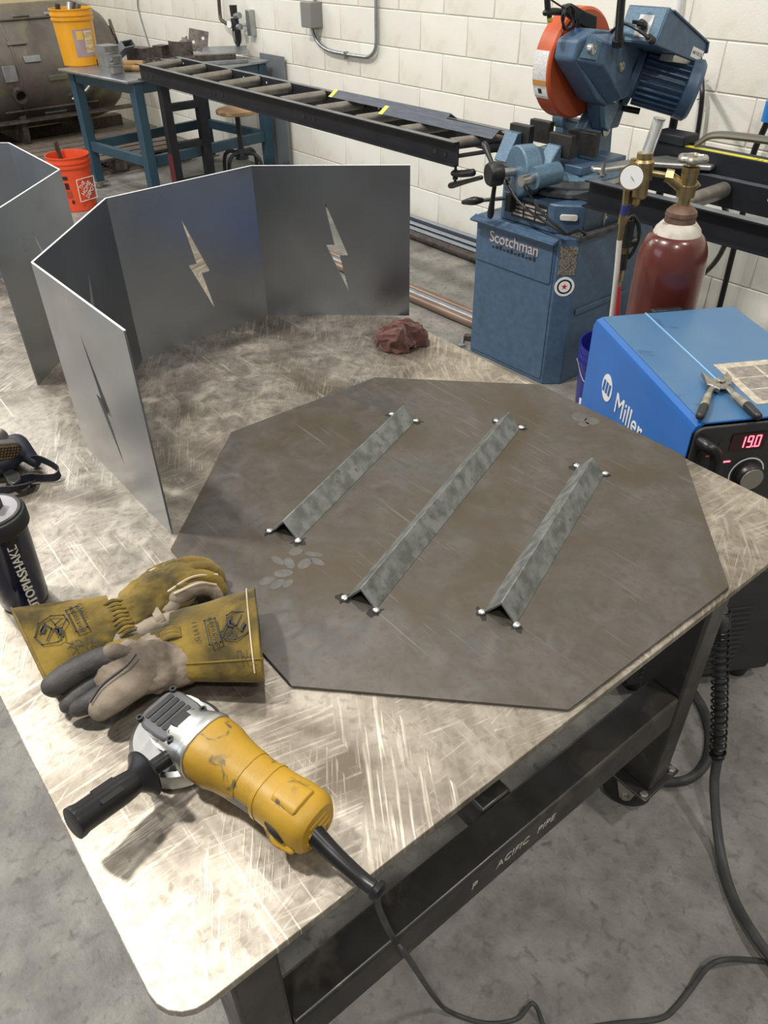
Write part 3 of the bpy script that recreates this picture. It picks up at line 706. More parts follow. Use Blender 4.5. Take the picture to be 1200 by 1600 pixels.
# ------------------------------------------------------------------ shaker bottle cut by the left edge
navy = mat('navy_clear_plastic', (.006, .009, .026), (.010, .014, .036), rough=.2, scale=8, spec=.45)
bt = Q(40, 936, 0); bt = V(bt.x, bt.y, T)
bo = thing('shaker_bottle', 'dark navy shaker bottle with black lid and pale lettering, left of the gloves', 'bottle', bt)
part('bottle_body', bo, navy, lathe([(.024, .0), (.034, .002), (.0365, .008), (.0385, .06), (.042, .14), (.045, .156)], bt, n=40))
lidp = part('lid', bo, M['blackpl'], lathe([(.047, .150), (.049, .152), (.049, .173), (.047, .176), (.044, .177), (.044, .180)], bt, n=40), bevel=.0008)
part('lid_top', lidp, mat('grey_lid', (.30, .29, .30), (.24, .23, .24), rough=.4), lathe([(.0435, .177), (.0435, .1795), (.012, .183)], bt, n=40))
part('flip_cap', lidp, M['blackpl'], xf(box(-.034, .016, -.010, .010, .180, .198), place(bt, .9)), xf(box(-.005, .018, -.012, .012, .180, .206), place(bt, .9)), bevel=.003)
dirb = (CW - bt); dirb.z = 0; dirb.normalize(); side = V(0, 0, 1).cross(dirb)
vd = (dirb + side * .25).normalized(); sd = V(0, 0, 1).cross(vd)
text('lettering', bo, 'UTOPIASHAKE', mat('cream_print', (.62, .6, .52), rough=.5), basis(bt + vd * .0402 + V(0, 0, .070), (0, 0, 1), -sd, vd), .020, .0012)
# ------------------------------------------------------------------ half-mask respirator cut by the left edge
nv_ = mat('navy_rubber', (.010, .012, .024), (.016, .018, .032), rough=.55, scale=20)
rs = thing('respirator_mask', 'navy respirator mask with tan filter grille and straps at the left edge of the table', 'respirator', Zp(8, 735, T))
part('mask_body', rs, nv_, ball(Zp(-4, 712, T + .030), .050, 24, 14, (1.1, .95, .62)), tube([Zp(10, 690, T + .05), Zp(28, 690, T + .045), Zp(38, 705, T + .03), Zp(55, 722, T + .012)], [.012, .016, .018, .012], n=12, rnd=True), remesh=.003, smooth=6)
fc = Zp(10, 705, T + .062); fx = (Zp(40, 702, T + .05) - fc).normalized(); fy = (V(0, 0, 1) + V(.3, -.55, 0)).normalized(); fn_ = fx.cross(fy).normalized(); fy = fn_.cross(fx)
if fn_.dot(CW - fc) < 0: fn_ = -fn_
fl = part('filter_rim', rs, mat('grey_brown_plastic', (.085, .075, .07), rough=.5), xf(prism(rect_round(-.044, .030, -.021, .021, .0205, 8), -.012, .003), basis(fc, fx, fy, fn_)), bevel=.003)
part('filter_mesh', fl, mat('tan_filter', (.34, .235, .105), (.20, .13, .055), rough=.8, scale=160), xf(prism(rect_round(-.040, .025, -.0165, .0165, .016, 8), .003, .0036), basis(fc, fx, fy, fn_)))
for k in range(11): part('grille_bar', fl, M['black'], xf(box(-.036 + k * .0058, -.0348 + k * .0058, -.014, .014, .0036, .0048), basis(fc, fx, fy, fn_)))
for k in range(4): part('grille_bar', fl, M['black'], xf(box(-.036, .022, -.0105 + k * .007, -.0095 + k * .007, .0036, .0044), basis(fc, fx, fy, fn_)))
part('valve', rs, M['zinc'], lathe([(.016, 0), (.016, .008), (.010, .012)], Zp(-2, 682, T + .075), fn_ + V(0, 0, .5), n=24))
part('strap', rs, nv_, strip([Zp(48, 720, T + .018), Zp(60, 717, T + .024), Zp(78, 724, T + .026), Zp(92, 735, T + .016), Zp(88, 745, T + .010), Zp(70, 747, T + .010), Zp(48, 746, T + .010), Zp(25, 752, T + .012)], .017, .0018, (0, 0, 1)))
part('strap', rs, nv_, strip([Zp(52, 752, T + .006), Zp(44, 758, T + .012), Zp(20, 764, T + .016), Zp(-5, 768, T + .016)], .018, .002, (.3, .6, .4)))
part('buckle', rs, mat('black_buckle', (.03, .03, .032), rough=.3), prism([Zp(*p, T + .02)[:2] for p in ((5, 742), (20, 735), (32, 742), (34, 752), (22, 760), (12, 754), (10, 748))], T + .016, T + .026), bevel=.003)
# ------------------------------------------------------------------ blue welding power source behind the table
M['blue'] = mat('blue_enamel', (.013, .115, .40), (.012, .105, .36), rough=.36, scale=8, coat=.3, c3=(.03, .12, .28), s3=9, lo3=.66, hi3=.8)
M['bluetop'] = mat('dusty_blue_enamel', (.042, .125, .25), (.058, .14, .25), rough=.33, scale=9, detail=6, c3=(.025, .065, .13), s3=13, lo3=.64, hi3=.74)
M['panelblack'] = mat('black_front_panel', (.022, .022, .023), (.034, .033, .033), rough=.42, scale=14)
h_ = .85
wf = Zp(1084, 663, h_); ea = math.radians(59.3); we = V(math.cos(ea), math.sin(ea), 0); wl_ = V(-math.sin(ea), math.cos(ea), 0)  # along the front (to the right), away from viewer
WW, WD = .40, .535
we_o = V(wf.x, wf.y, 0)
wd_ = thing('welding_machine', 'blue welding power source with black front, red digits and a round knob', 'welder', we_o)
def wp(u, d, z): return we_o + we * u + wl_ * d + V(0, 0, z)       # u across the front, d depth
WMx = basis(we_o, we, wl_, (0, 0, 1))
def wbox(u0, u1, d0, d1, z0, z1): return xf(box(u0, u1, d0, d1, z0, z1), WMx)
part('chassis', wd_, M['panelblack'], wbox(.012, WW - .012, .006, WD - .006, .05, h_ - .03))
cov = part('cover', wd_, M['blue'], xf(prism([(0, .06), (0, h_ - .022), (.0065, h_ - .0065), (.022, h_), (WW - .022, h_), (WW, h_ - .022), (WW, .06), (WW - .003, .06), (WW - .003, h_ - .023), (WW - .024, h_ - .003), (.024, h_ - .003), (.003, h_ - .023), (.003, .06)], .0, WD, lambda u, v_, t: V(u, t, v_)), WMx), angle=25)
part('top_sheet', cov, M['bluetop'], wbox(.020, WW - .02, .002, WD - .002, h_ - .001, h_ + .0006))
part('lid_seam', cov, mat('seam_highlight', (.20, .42, .62), rough=.25), wbox(.135, .1385, .012, WD, h_ + .0004, h_ + .0022))  # highlight along the lid seam, painted as a pale blue line
part('hinge', cov, M['blackpl'], wbox(.16, .24, WD, WD + .02, h_ - .012, h_ + .004), bevel=.003)
def Pl(px, py, pt, nrm):
    d = ray(px, py); nrm = Vector(nrm); return CW + d * ((Vector(pt) - CW).dot(nrm) / d.dot(nrm))
def front_uz(px, py):
    p = Pl(px, py, wp(0, -.01, 0), wl_); return (p - we_o).dot(we), p.z
def side_dz(px, py):
    p = Pl(px, py, wp(0, 0, 0), we); return (p - we_o).dot(wl_), p.z
ld_, lz_ = side_dz(949, 606); nd_, nz_ = side_dz(963, 622); du_, dz_ = front_uz(1171, 689); ku_, kz_ = front_uz(1165, 739)
# side logo: white ellipse with three slanted bars and the name
sideM = basis(wp(-.0004, .0, 0), -wl_, (0, 0, 1), -we)      # u runs towards the viewer
lg = part('logo_disc', cov, M['white'], xf(lathe([(.001, 0), (.036, 0), (.036, .0006)], (0, 0, 0), n=40, cap=(True, True)), basis(wp(-.0006, ld_, lz_), -wl_ * .82, (0, 0, 1), -we)))
for k in range(3):
    u = -.020 + .016 * k
    part('logo_bar', lg, M['blue'], prism([(u - .004, -.016), (u + .007, -.016), (u + .011, .016), (u, .016)], 0, .0006, lambda a, b, t: wp(-.0013 - t, ld_ - a, lz_ + b)))
text('logo_name', cov, 'Miller', M['white'], basis(wp(-.001, nd_ + .002, nz_ - .012), -wl_, (0, 0, 1), -we), .075, .0005, align='LEFT', squash=.9)
# front panel
fm = basis(wp(0, -.001, 0), we, (0, 0, 1), -wl_)
def fp(u, z, o=0): return wp(u, -.001 - o, z)
def fbox(u0, u1, z0, z1, o0, o1): return xf(box(u0, u1, z0, z1, o0, o1), fm)
fr = part('front_panel', wd_, M['panelblack'], xf(prism(rect_round(.004, WW - .004, .30, h_ - .006, .02), 0, .008), fm), bevel=.003)
part('control_face', fr, mat('control_face', (.030, .029, .028), rough=.5), fbox(.062, WW - .03, .50, h_ - .045, .008, .0095))
dsp = part('display_window', fr, mat('display_glass', (.03, .004, .006), rough=.15), xf(prism(rect_round(du_ - .042, du_ + .036, dz_ - .02, dz_ + .02, .004), .0095, .011), fm))
segs = {'1': 'bc', '9': 'abcdfg', '0': 'abcdef'}
redem = mat('red_digits', (1, .06, .09), emit=9)
for i, (ch, dot) in enumerate((('1', 0), ('9', 1), ('0', 0))):
    u0 = du_ - .022 + i * .0175; z0 = dz_ - .013; w_, hh = .0095, .013
    L_ = {'a': ((0, 2), (1, 2)), 'b': ((1, 2), (1, 1)), 'c': ((1, 1), (1, 0)), 'd': ((0, 0), (1, 0)), 'e': ((0, 0), (0, 1)), 'f': ((0, 1), (0, 2)), 'g': ((0, 1), (1, 1))}
    gs = [bar(fp(u0 + a[0] * w_, z0 + a[1] * hh, .0115), fp(u0 + b[0] * w_, z0 + b[1] * hh, .0115), .0026, .0006, up=tuple(-wl_)) for a, b in (L_[q] for q in segs[ch])]
    if dot: gs.append(xf(box(u0 + .0125, u0 + .015, z0 - .001, z0 + .0015, .0112, .0118), fm))
    part('digit', dsp, redem, *gs)
part('lamp', fr, redem, fbox(du_ - .045, du_ - .030, dz_ - .048, dz_ - .0445, .0095, .0102)); part('lamp', fr, mat('dim_red', (.5, .03, .03), emit=.6), fbox(du_ - .09, du_ - .082, dz_ - .028, dz_ - .0255, .0095, .0102))
for k, w_ in enumerate((.02, .012, .015)): part('caption', fr, M['white'], fbox(du_ - .09, du_ - .09 + w_, dz_ - .073 - k * .015, dz_ - .069 - k * .015, .0095, .0098))
part('mode_badge', fr, mat('blue_badge', (.05, .06, .30), rough=.4), fbox(du_ - .09, du_ - .072, dz_ - .135, dz_ - .115, .0095, .0105))
kc = (ku_, kz_)
part('dial_ring', fr, M['white'], xf(lathe([(.0365, .0095), (.0395, .0095), (.0395, .0102), (.0365, .0102)], (kc[0], kc[1], 0), n=40, cap=(False, False)), fm))
kn = part('knob', fr, M['blackpl'], xf(lathe([(.031, .009), (.030, .030), (.027, .034)], (kc[0], kc[1], 0), n=36), fm), bevel=.001)
part('knob_face', kn, mat('knob_face', (.27, .25, .21), rough=.45, metal=.3), xf(lathe([(.0255, .034), (.025, .0352)], (kc[0], kc[1], 0), n=36), fm))
part('handle', fr, M['rubber'], tube([fp(.018, h_ - .035, .0), fp(.022, h_ - .036, .03), fp(.034, h_ - .043, .040), fp(.043, h_ - .07, .044), fp(.044, h_ - .16, .044), fp(.044, h_ - .26, .044), fp(.045, h_ - .29, .03), fp(.040, h_ - .30, 0)], .0125, n=14))
part('recess', fr, M['frame'], fbox(.018, .03, .53, h_ - .06, .008, .0095))
lo = part('lower_panel', wd_, M['panelblack'], xf(prism(rect_round(.0, WW, .06, .42, .01), .0, .012), fm), bevel=.004)
lt_, lb_ = front_uz(1166, 948)[1], front_uz(1150, 1036)[1]; lu_ = front_uz(1160, 990)[0]
for k in range(13):
    part('louvre', lo, mat('louvre', (.075, .072, .068), rough=.4, metal=.5) if k == 0 else bpy.data.materials['louvre'], fbox(.03, lu_, lb_ + k * (lt_ - lb_) / 12, lb_ + .004 + k * (lt_ - lb_) / 12, .012, .015))
part('skid', wd_, M['blackpl'], wbox(-.005, WW + .005, -.005, WD + .005, .045, .062), bevel=.004)
for u in (.05, WW - .05):
    for d in (.04, WD - .05):
        part('foot', wd_, M['rubber'], lathe([(.030, 0), (.034, .02), (.034, .046)], wp(u, d, 0), n=20))
# worn warning decal lying flat on the top
dk = part('warning_decal', cov, mat('peeling_decal', (.50, .46, .38), (.33, .27, .2), rough=.7, scale=60), wbox(.165, .335, .05, .235, h_ + .0006, h_ + .0012))
part('decal_print', dk, mat('decal_print', (.16, .145, .125), (.26, .23, .2), rough=.7, scale=90), *[wbox(.185 + .072 * a, .251 + .072 * a, .062 + b * .052, .109 + b * .052, h_ + .0012, h_ + .0015) for a in range(2) for b in range(3)])

# pliers lying open on the welder
pl = thing('welding_pliers', 'worn welding pliers with grey and black grips, open on top of the welding machine', 'pliers', Zp(1125, 610, h_))
pz = h_ + .003
def pq(px, py, dz): return Zp(px, py, pz + dz)
pm_ = mat('plier_steel', (.42, .40, .36), (.28, .26, .23), rough=.35, metal=.9, scale=60)
def flatpoly(px, z0, z1): return prism([Zp(*p, pz + .008)[:2] for p in px], pz + z0, pz + z1)
part('jaw', pl, pm_, flatpoly([(1095, 583), (1106, 592), (1112, 594), (1128, 602), (1124, 612), (1112, 606), (1104, 604), (1101, 594)], .003, .014), bevel=.001)
part('jaw', pl, pm_, flatpoly([(1135, 584), (1143, 594), (1142, 602), (1134, 606), (1122, 604), (1128, 598), (1130, 592)], .003, .014), bevel=.001)
part('pivot', pl, pm_, lathe([(.010, .0), (.010, .018), (.006, .019)], Zp(1124, 604, pz), n=20), bevel=.001)
for pts in ([(1124, 603), (1112, 608), (1106, 618), (1100, 636), (1094, 650)], [(1126, 604), (1138, 607), (1148, 618), (1168, 634), (1184, 650)]):
    part('handle_bar', pl, pm_, tube([pq(*p, .009) for p in pts[:3]], [.009, .007, .006], n=8, flat=.7))
    part('grip', pl, mat('worn_grip', (.30, .27, .20), (.16, .145, .12), rough=.7, scale=50) if 'worn_grip' not in bpy.data.materials else bpy.data.materials['worn_grip'], tube([pq(*p, .009) for p in pts[2:4]], [.0075, .0095], n=12, rnd=True))
    part('grip_end', pl, M['blackpl'], tube([pq(*p, .0095) for p in pts[3:]], [.0095, .009], n=12, rnd=True))

# gun cable: sprung strain relief hanging from the welder's front, cable down over the floor
gc = thing('welding_cable', 'thick black welding cable with a coiled spring sleeve beside the table leg', 'cable', Zp(1200, 1490, 0))
g0 = fp(.10, .47, .012)
e_ = Zp(1121, 1183, .17)
s0 = Zp(1128, 955, .50)
def lerp3(pts, t): return pts
cab = [g0, fp(.085, .47, .05), s0, Zp(1126, 1000, .44), Zp(1125, 1060, .36), Zp(1124, 1120, .27), e_, Zp(1116, 1230, .11), Zp(1124, 1320, .03), Zp(1145, 1400, .016), Zp(1185, 1470, .028), Zp(1240, 1540, .03)]
part('cable', gc, M['cord'], tube(cab, [.011, .011, .011, .011, .011, .011, .011, .0105, .0105, .0105, .0105, .0105], n=12, k=8))
part('ferrule', gc, M['zinc'], cyl(cab[1].lerp(s0, .4), s0, .014, .0135))
path = spline([s0, Zp(1126, 1000, .44), Zp(1125, 1060, .36), Zp(1124, 1120, .27), e_], 40)
hel = []
n_t = 24; N = 24 * 14
for i in range(N):
    t = i / (N - 1); q = t * (len(path) - 1.001); j = int(q); c = path[j].lerp(path[j + 1], q - j); d = (path[j + 1] - path[j]).normalized()
    _, a, b = frame(d, (1, 0, 0)); ph = 2 * PI * (t * n_t if t > .16 else t * n_t * 1.0); hel.append(c + a * .0165 * math.cos(ph) + b * .0165 * math.sin(ph))
part('spring', gc, M['rubber'], tube(hel, .0026, n=6, smooth=False))
part('spring_collar', gc, M['rubber'], cyl(path[0], path[22], .0175, n=18), cyl(path[-6], path[-1], .015, n=18))
solo('ground_cable', 'dark loop of cable on the floor behind the table castor', 'cable', M['cord'], tube([Zp(1082, 1080, .012), Zp(1100, 1110, .012), Zp(1110, 1150, .012), Zp(1104, 1190, .012), Zp(1080, 1215, .012), Zp(1048, 1222, .012), Zp(1020, 1215, .012), Zp(985, 1180, .012)], .0115, n=12, k=8))
solo('extension_lead', 'thin grey cord curving over the floor at the lower right', 'cord', M['cord'], tube([Zp(1290, 1522, .006), Zp(1210, 1505, .006), Zp(1170, 1500, .010), Zp(1130, 1500, .04), Zp(1105, 1512, .03), Zp(1080, 1545, .012), Zp(1055, 1575, .007), Zp(1030, 1592, .006), Zp(960, 1600, .006), Zp(900, 1610, .006)], .0052, n=10, k=8))
# ------------------------------------------------------------------ gas cylinder with flow regulator
def Hz(px, py, b):
    d = ray(px, py); dx, dy = b[0] - CW.x, b[1] - CW.y
    s = (d.x * dx + d.y * dy) / (d.x ** 2 + d.y ** 2); return CW.z + d.z * s
def Pp(px, py, pt, nrm):
    d = ray(px, py); nrm = Vector(nrm); return CW + d * ((Vector(pt) - CW).dot(nrm) / d.dot(nrm))
cb = V(-.279, 1.100, 0)
zt = Hz(1057, 362, cb)     # where the shoulder ends under the white collar
M['maroon'] = mat('maroon_paint', (.11, .022, .016), (.085, .018, .014), rough=.28, scale=9, coat=.5, c3=(.30, .24, .21), s3=24, lo3=.70, hi3=.76)
M['cylwhite'] = mat('chipped_white', (.60, .56, .48), (.48, .43, .36), rough=.55, scale=30, c3=(.16, .09, .06), s3=30, lo3=.66, hi3=.74)
M['rusty'] = mat('rusty_ring', (.13, .07, .05), (.20, .13, .09), rough=.55, metal=.4, scale=40)
R_ = .093
zs = zt - .062
cy = thing('gas_cylinder', 'maroon gas cylinder with white collar and brass flow regulator behind the blue welding machine', 'gas cylinder', cb)
prof = [(.06, .0), (R_ - .006, .004), (R_, .014), (R_, zs - .03)] + [(.055 + (R_ - .055) * math.cos(q), zs - .03 + (zt - zs + .03) * math.sin(q)) for q in [PI / 2 * k / 9 for k in range(1, 10)]]
part('shell', cy, M['maroon'], lathe(prof, cb, n=56))
part('white_collar', cy, M['cylwhite'], lathe([(.058, zt - .012), (.066, zt - .014), (.058, zt + .010), (.044, zt + .026), (.038, zt + .028)], cb, n=48))
part('neck_ring', cy, M['rusty'], lathe([(.037, zt + .022), (.040, zt + .026), (.039, zt + .042), (.041, zt + .044), (.039, zt + .054), (.026, zt + .066), (.015, zt + .070)], cb, n=40))
vb = zt + .068
part('valve_stem', cy, M['brass'], lathe([(.015, 0), (.015, .02), (.023, .022), (.023, .05), (.018, .052), (.021, .075), (.022, .095), (.016, .097), (.009, .12)], cb + V(0, 0, vb), n=24))
hw = part('valve_wheel', cy, M['zinc'], lathe([(.010, .108), (.010, .118), (.024, .116), (.024, .110)], cb + V(0, 0, vb), n=24), tube([cb + V(.030 * math.cos(q), .030 * math.sin(q), vb + .113) + V(math.cos(q), math.sin(q), 0) * (.0035 * math.cos(6 * q)) for q in [2 * PI * k / 36 for k in range(36)]], .0075, n=10, smooth=False, closed=True), bevel=0)
nv = V(CW.x - cb.x, CW.y - cb.y, 0).normalized()
def C(px, py, off=0): return Pp(px, py, cb + nv * off, nv)
part('safety_plug', cy, M['brass'], cyl(cb + V(0, 0, vb + .030), C(1092, 286), .008, n=12), lathe([(.010, -.012), (.010, 0)], C(1092, 286), C(1092, 286) - (cb + V(0, 0, vb + .030)), n=6))
a_ = C(1052, 276); b_ = C(1004, 268)
part('regulator_inlet', cy, M['brass'], cyl(cb + V(0, 0, vb + .036), C(1048, 278), .016, .015), cyl(a_.lerp(b_, .0), a_.lerp(b_, .25), .017, n=6), cyl(a_.lerp(b_, .25), b_, .0075))
rg = part('regulator_body', cy, M['brass'], lathe([(.016, -.066), (.021, -.06), (.021, -.02), (.026, -.018), (.026, .024), (.020, .03), (.020, .045)], b_, C(1006, 240) - C(996, 305), n=24), lathe([(.006, 0), (.011, .006), (.011, .02)], C(992, 322), C(1000, 290) - C(992, 322), n=16))
gf = C(987, 277, .028)
gz = part('pressure_gauge', cy, M['brass'], lathe([(.026, -.024), (.032, -.004), (.032, .002)], gf, nv + V(0, 0, .15), n=32))
part('gauge_face', gz, M['white'], lathe([(.0285, .002), (.0285, .003)], gf, nv + V(0, 0, .15), n=32)); part('gauge_needle', gz, M['black'], bar(gf + nv * .0036 + V(.008, 0, -.006), gf + nv * .0036 + V(-.008, 0, .008), .0014, .0005))
glass = mat('flow_tube_glass', (.82, .84, .83), rough=.06, trans=.75, ior=1.2, spec=.6)
ft0, ft1 = C(1010, 243), C(1030, 187)
ftb = part('flow_tube', cy, glass, cyl(ft0, ft1, .0145, n=24)); part('flow_scale', ftb, M['white'], cyl(ft0, ft1.lerp(ft0, .05), .0065, n=14)); part('tube_cap', ftb, M['steel'], lathe([(.0135, 0), (.0148, .001), (.0148, .004)], ft1, ft1 - ft0, n=24))
f = [C(992, 248), C(987, 268), C(982, 290), C(978, 320), C(975, 335), C(972, 350), C(968, 375)]
part('outlet_fitting', cy, M['brass'], cyl(f[0], f[1], .010, n=12), cyl(f[1], f[2], .0115, n=6), cyl(f[2], f[3], .0125, .0105, n=6), cyl(f[4], f[5], .012, n=6), cyl(f[5], f[6], .0085, .007), cyl(gf - nv * .02, f[1], .008))
part('blue_band', cy, mat('blue_band', (.02, .03, .16), rough=.5), cyl(f[3], f[4], .0115, n=14))
part('gas_hose', cy, mat('clear_white_hose', (.62, .60, .54), rough=.4), tube([f[6], C(963, 430), C(955, 500), C(944, 580), V(-.42, .98, .35), V(-.40, .95, .2)], .0075, n=10))
# ------------------------------------------------------------------ blue bucket behind the welder
bb = V(-.70, 1.60, 0)
def bucket(name, label, loc, mt, h, r0, r1, group=None, hmat=None):
    t = thing(name, label, 'bucket', loc, group=group)
    b = part('bucket_body', t, mt, lathe([(r0 - .004, .0), (r0, .004), (r1 - .008, h * .80), (r1, h * .80), (r1 + .001, h * .835), (r1 - .005, h * .84), (r1 - .004, h * .875), (r1 + .002, h * .88), (r1 + .002, h * .915), (r1 - .004, h * .92), (r1 - .003, h * .975), (r1 + .002, h * .98), (r1 + .002, h), (r1 - .004, h), (r1 - .008, h * .95), (r0 - .005, .012), (.001, .012)], loc, n=48, cap=(True, False)))
    return t, b
M['bucketblue'] = mat('blue_bucket', (.010, .014, .19), rough=.35, spec=.5)
t_, b_ = bucket('plastic_bucket', 'dark blue plastic bucket on the floor between the saw cabinet and the welding machine', bb, M['bucketblue'], .37, .13, .15)
dv = (V(CW.x, CW.y, 0) - V(bb.x, bb.y, 0)).normalized(); sv = V(-dv.y, dv.x, 0)
part('bail', t_, mat('bail_wire', (.6, .6, .6), rough=.3, metal=.8), tube([bb - sv * .152 + V(0, 0, .29), bb - sv * .10 + dv * .12 + V(0, 0, .25), bb + dv * .155 + V(0, 0, .27), bb + sv * .10 + dv * .12 + V(0, 0, .29), bb + sv * .152 + V(0, 0, .29)], .0022, n=6))
qd = (dv * .8 - sv * .6).normalized(); q2 = V(-qd.y, qd.x, 0)
for k, (w_, hh, zc, m_, off) in enumerate(((.075, .10, .12, M['white'], .0), (.05, .03, .145, M['black'], .0012), (.05, .03, .095, M['black'], .0012))):
    part('sticker', b_, m_, xf(box(-w_ / 2, w_ / 2, -hh / 2, hh / 2, 0, .001), basis(bb + qd * (.139 + off) + V(0, 0, zc), q2, V(0, 0, 1) + qd * .05, qd)))
# ------------------------------------------------------------------ cold saw on its cabinet
M['sawblue'] = mat('hammered_blue', (.064, .118, .195), (.052, .096, .16), rough=.42, scale=40, bump=.25, bscale=120, c3=(.035, .055, .08), s3=6, lo3=.6, hi3=.85)
M['sawlight'] = mat('hammered_light_blue', (.12, .20, .27), (.085, .15, .21), rough=.38, scale=120, detail=2, bump=.3, bscale=160, metal=.2)
M['orange'] = mat('orange_guard', (.50, .085, .022), (.45, .075, .02), rough=.42, scale=8, c3=(.28, .05, .02), s3=8, lo3=.66, hi3=.85)
M['jaw'] = mat('black_jaw', (.030, .028, .028), (.05, .046, .044), rough=.5, metal=.5, scale=40)
M['grime'] = mat('dirty_casting', (.05, .055, .06), (.10, .10, .095), rough=.6, metal=.3, scale=30, c3=(.02, .02, .02), s3=20)
sw = thing('cold_saw', 'blue-grey cold saw with raised orange blade guard on a tall cabinet by the wall', 'saw', (-1.31, 1.97, 0))
cabp = [(-1.572, 1.69), (-1.115, 1.69), (-1.062, 1.752), (-1.062, 2.26), (-1.572, 2.26)]
CH = .648
cabn = part('cabinet', sw, M['sawblue'], prism(cabp, 0, CH), bevel=.004)
part('front_door', cabn, M['sawblue'], xf(prism(rect_round(-1.560, -1.127, .02, .628, .012), 1.6860, 1.690, lambda u, v_, t: V(u, t, v_)), Matrix()), bevel=.002)
part('upper_door', cabn, M['sawblue'], prism(rect_round(-1.565, -1.135, .455, .636, .012), 1.680, 1.687, lambda u, v_, t: V(u, t, v_)), bevel=.003)
part('drip_lip', cabn, M['sawblue'], prism([(1.652, .632), (1.69, .646), (1.69, .632), (1.658, .622)], -1.585, -1.118, onX), bevel=.002)
part('side_channel', cabn, M['sawblue'], box(-1.063, -1.052, 1.78, 2.12, .32, .345), bevel=.003)
part('ledge', cabn, M['grime'], box(-1.15, -1.045, 1.74, 2.26, .640, .660), bevel=.003)
# worn badge lettering
bz = mat('pink_badge', (.62, .50, .47), rough=.4, metal=.3)
text('badge', cabn, 'Scotchman', bz, basis((-1.345, 1.6785, .575), (1, 0, 0), (0, 0, 1), (0, -1, 0)), .066, .0015, space=.95)
text('badge_small', cabn, 'CUTS IT FAST', M['black'], basis((-1.35, 1.6785, .535), (1, 0, 0), (0, 0, 1), (0, -1, 0)), .019, .0006, space=1.5) if 0 else part('badge_small', cabn, M['black'], *[box(-1.465 + k * .021, -1.452 + k * .021, 1.6785, 1.680, .531, .538 + .005 * (k % 3)) for k in range(12)])
# chamfer face: foil plate and round sticker
cf0, cf1 = V(-1.115, 1.69, 0), V(-1.062, 1.752, 0); cd_ = (cf1 - cf0).normalized(); cn = V(cd_.y, -cd_.x, 0)
def cm(u, z, o): return cf0 + cd_ * u + cn * o + V(0, 0, z)
CMx = basis(cf0, cd_, (0, 0, 1), cn)
part('foil_plate', cabn, mat('worn_foil', (.42, .38, .30), (.16, .15, .13), rough=.4, metal=.6, scale=160, detail=6, lo=.45, hi=.55), xf(box(.006, .078, .50, .618, 0, .0015), CMx))
st = part('round_sticker', cabn, M['white'], xf(lathe([(.001, 0), (.041, 0), (.041, .0012)], (.042, .452, 0), n=40), CMx))
part('sticker_ring', st, M['black'], xf(lathe([(.024, .0012), (.031, .0012), (.031, .0016), (.024, .0016), (.024, .0012)], (.042, .452, 0), n=40, cap=(False, False)), CMx))
star = [((.014 if k % 2 == 0 else .0055) * math.sin(2 * PI * k / 10), (.014 if k % 2 == 0 else .0055) * math.cos(2 * PI * k / 10)) for k in range(10)]
part('sticker_star', st, M['red'], xf(prism([(a + .042, b + .452) for a, b in star], .0012, .0018), CMx))
# base casting, turntable
bs = part('base_casting', sw, M['sawblue'], prism([(-1.52, 1.78), (-1.46, 1.715), (-1.18, 1.715), (-1.085, 1.79), (-1.085, 2.15), (-1.18, 2.24), (-1.44, 2.24), (-1.52, 2.15)], CH, .762), bevel=.006)
part('data_plate', bs, M['black'], box(-1.40, -1.215, 1.711, 1.7155, .672, .745))
part('data_rows', bs, mat('plate_print', (.42, .36, .33), rough=.5), *[box(-1.39 + .062 * c, -1.338 + .062 * c, 1.709, 1.7115, .682 + .015 * r, .690 + .015 * r) for c in range(3) for r in range(4)])
b0 = V(-1.18, 1.715, 0); b1 = V(-1.085, 1.79, 0); bd = (b1 - b0).normalized(); bn_ = V(bd.y, -bd.x, 0)
part('pilot_lamp', bs, mat('pale_lens', (.72, .70, .62), rough=.25), xf(prism(rect_round(.025, .095, -.012, .012, .009), 0, .008), basis(b0 + V(0, 0, .715), bd, (0, 0, 1), bn_)), bevel=.002)
part('turntable', sw, M['grime'], lathe([(.205, .762), (.215, .768), (.215, .785), (.20, .80)], (-1.31, 1.97, 0), n=56), bevel=.002)
tt = part('swivel_base', sw, M['sawlight'], lathe([(.195, .79), (.205, .80), (.205, .835), (.19, .85), (.10, .862)], (-1.31, 1.97, 0), n=56), bevel=.002)
part('angle_scale', tt, M['steel'], lathe([(.2065, .806), (.2065, .828)], (-1.31, 1.97, 0), n=56, cap=(False, False)))
# vice: drum, spindle hub with spokes
dd = V(-.36, -.93, 0).normalized()
dc = Yp(806, 268, 1.70)
drum = part('vice_drum', sw, M['sawlight'], lathe([(.05, -.13), (.075, -.12), (.092, -.075), (.098, -.07), (.098, -.005), (.092, 0), (.03, .004)], dc, dd, n=44), bevel=.001)
hc = dc + dd * .075
part('spindle', sw, M['steel'], cyl(dc, hc, .017, n=20))
hub = part('hand_hub', sw, M['blackpl'], lathe([(.028, -.03), (.046, -.02), (.048, .02), (.040, .034), (.032, .035)], hc + dd * .015, dd, n=32), bevel=.001)
hq = hc + dd * .012
for (px, py) in ((757, 226), (704, 290), (766, 337)):
    e = Pp(px, py, hq, dd); d_ = (e - hq)
    part('spoke', hub, M['blackpl'], tube([hq + d_ * .3, hq + d_ * .6, hq + d_ * .92, e], [.009, .010, .0145, .013], n=12, rnd=True))
part('lower_handle', sw, M['rubber'], tube([Yp(724, 316, 1.58), Yp(740, 314, 1.58), Yp(752, 313, 1.60)], [.009, .017, .011], n=14, rnd=True)); part('lower_rod', sw, M['steel'], cyl(Yp(752, 313, 1.60), V(-1.42, 1.75, .735), .008))
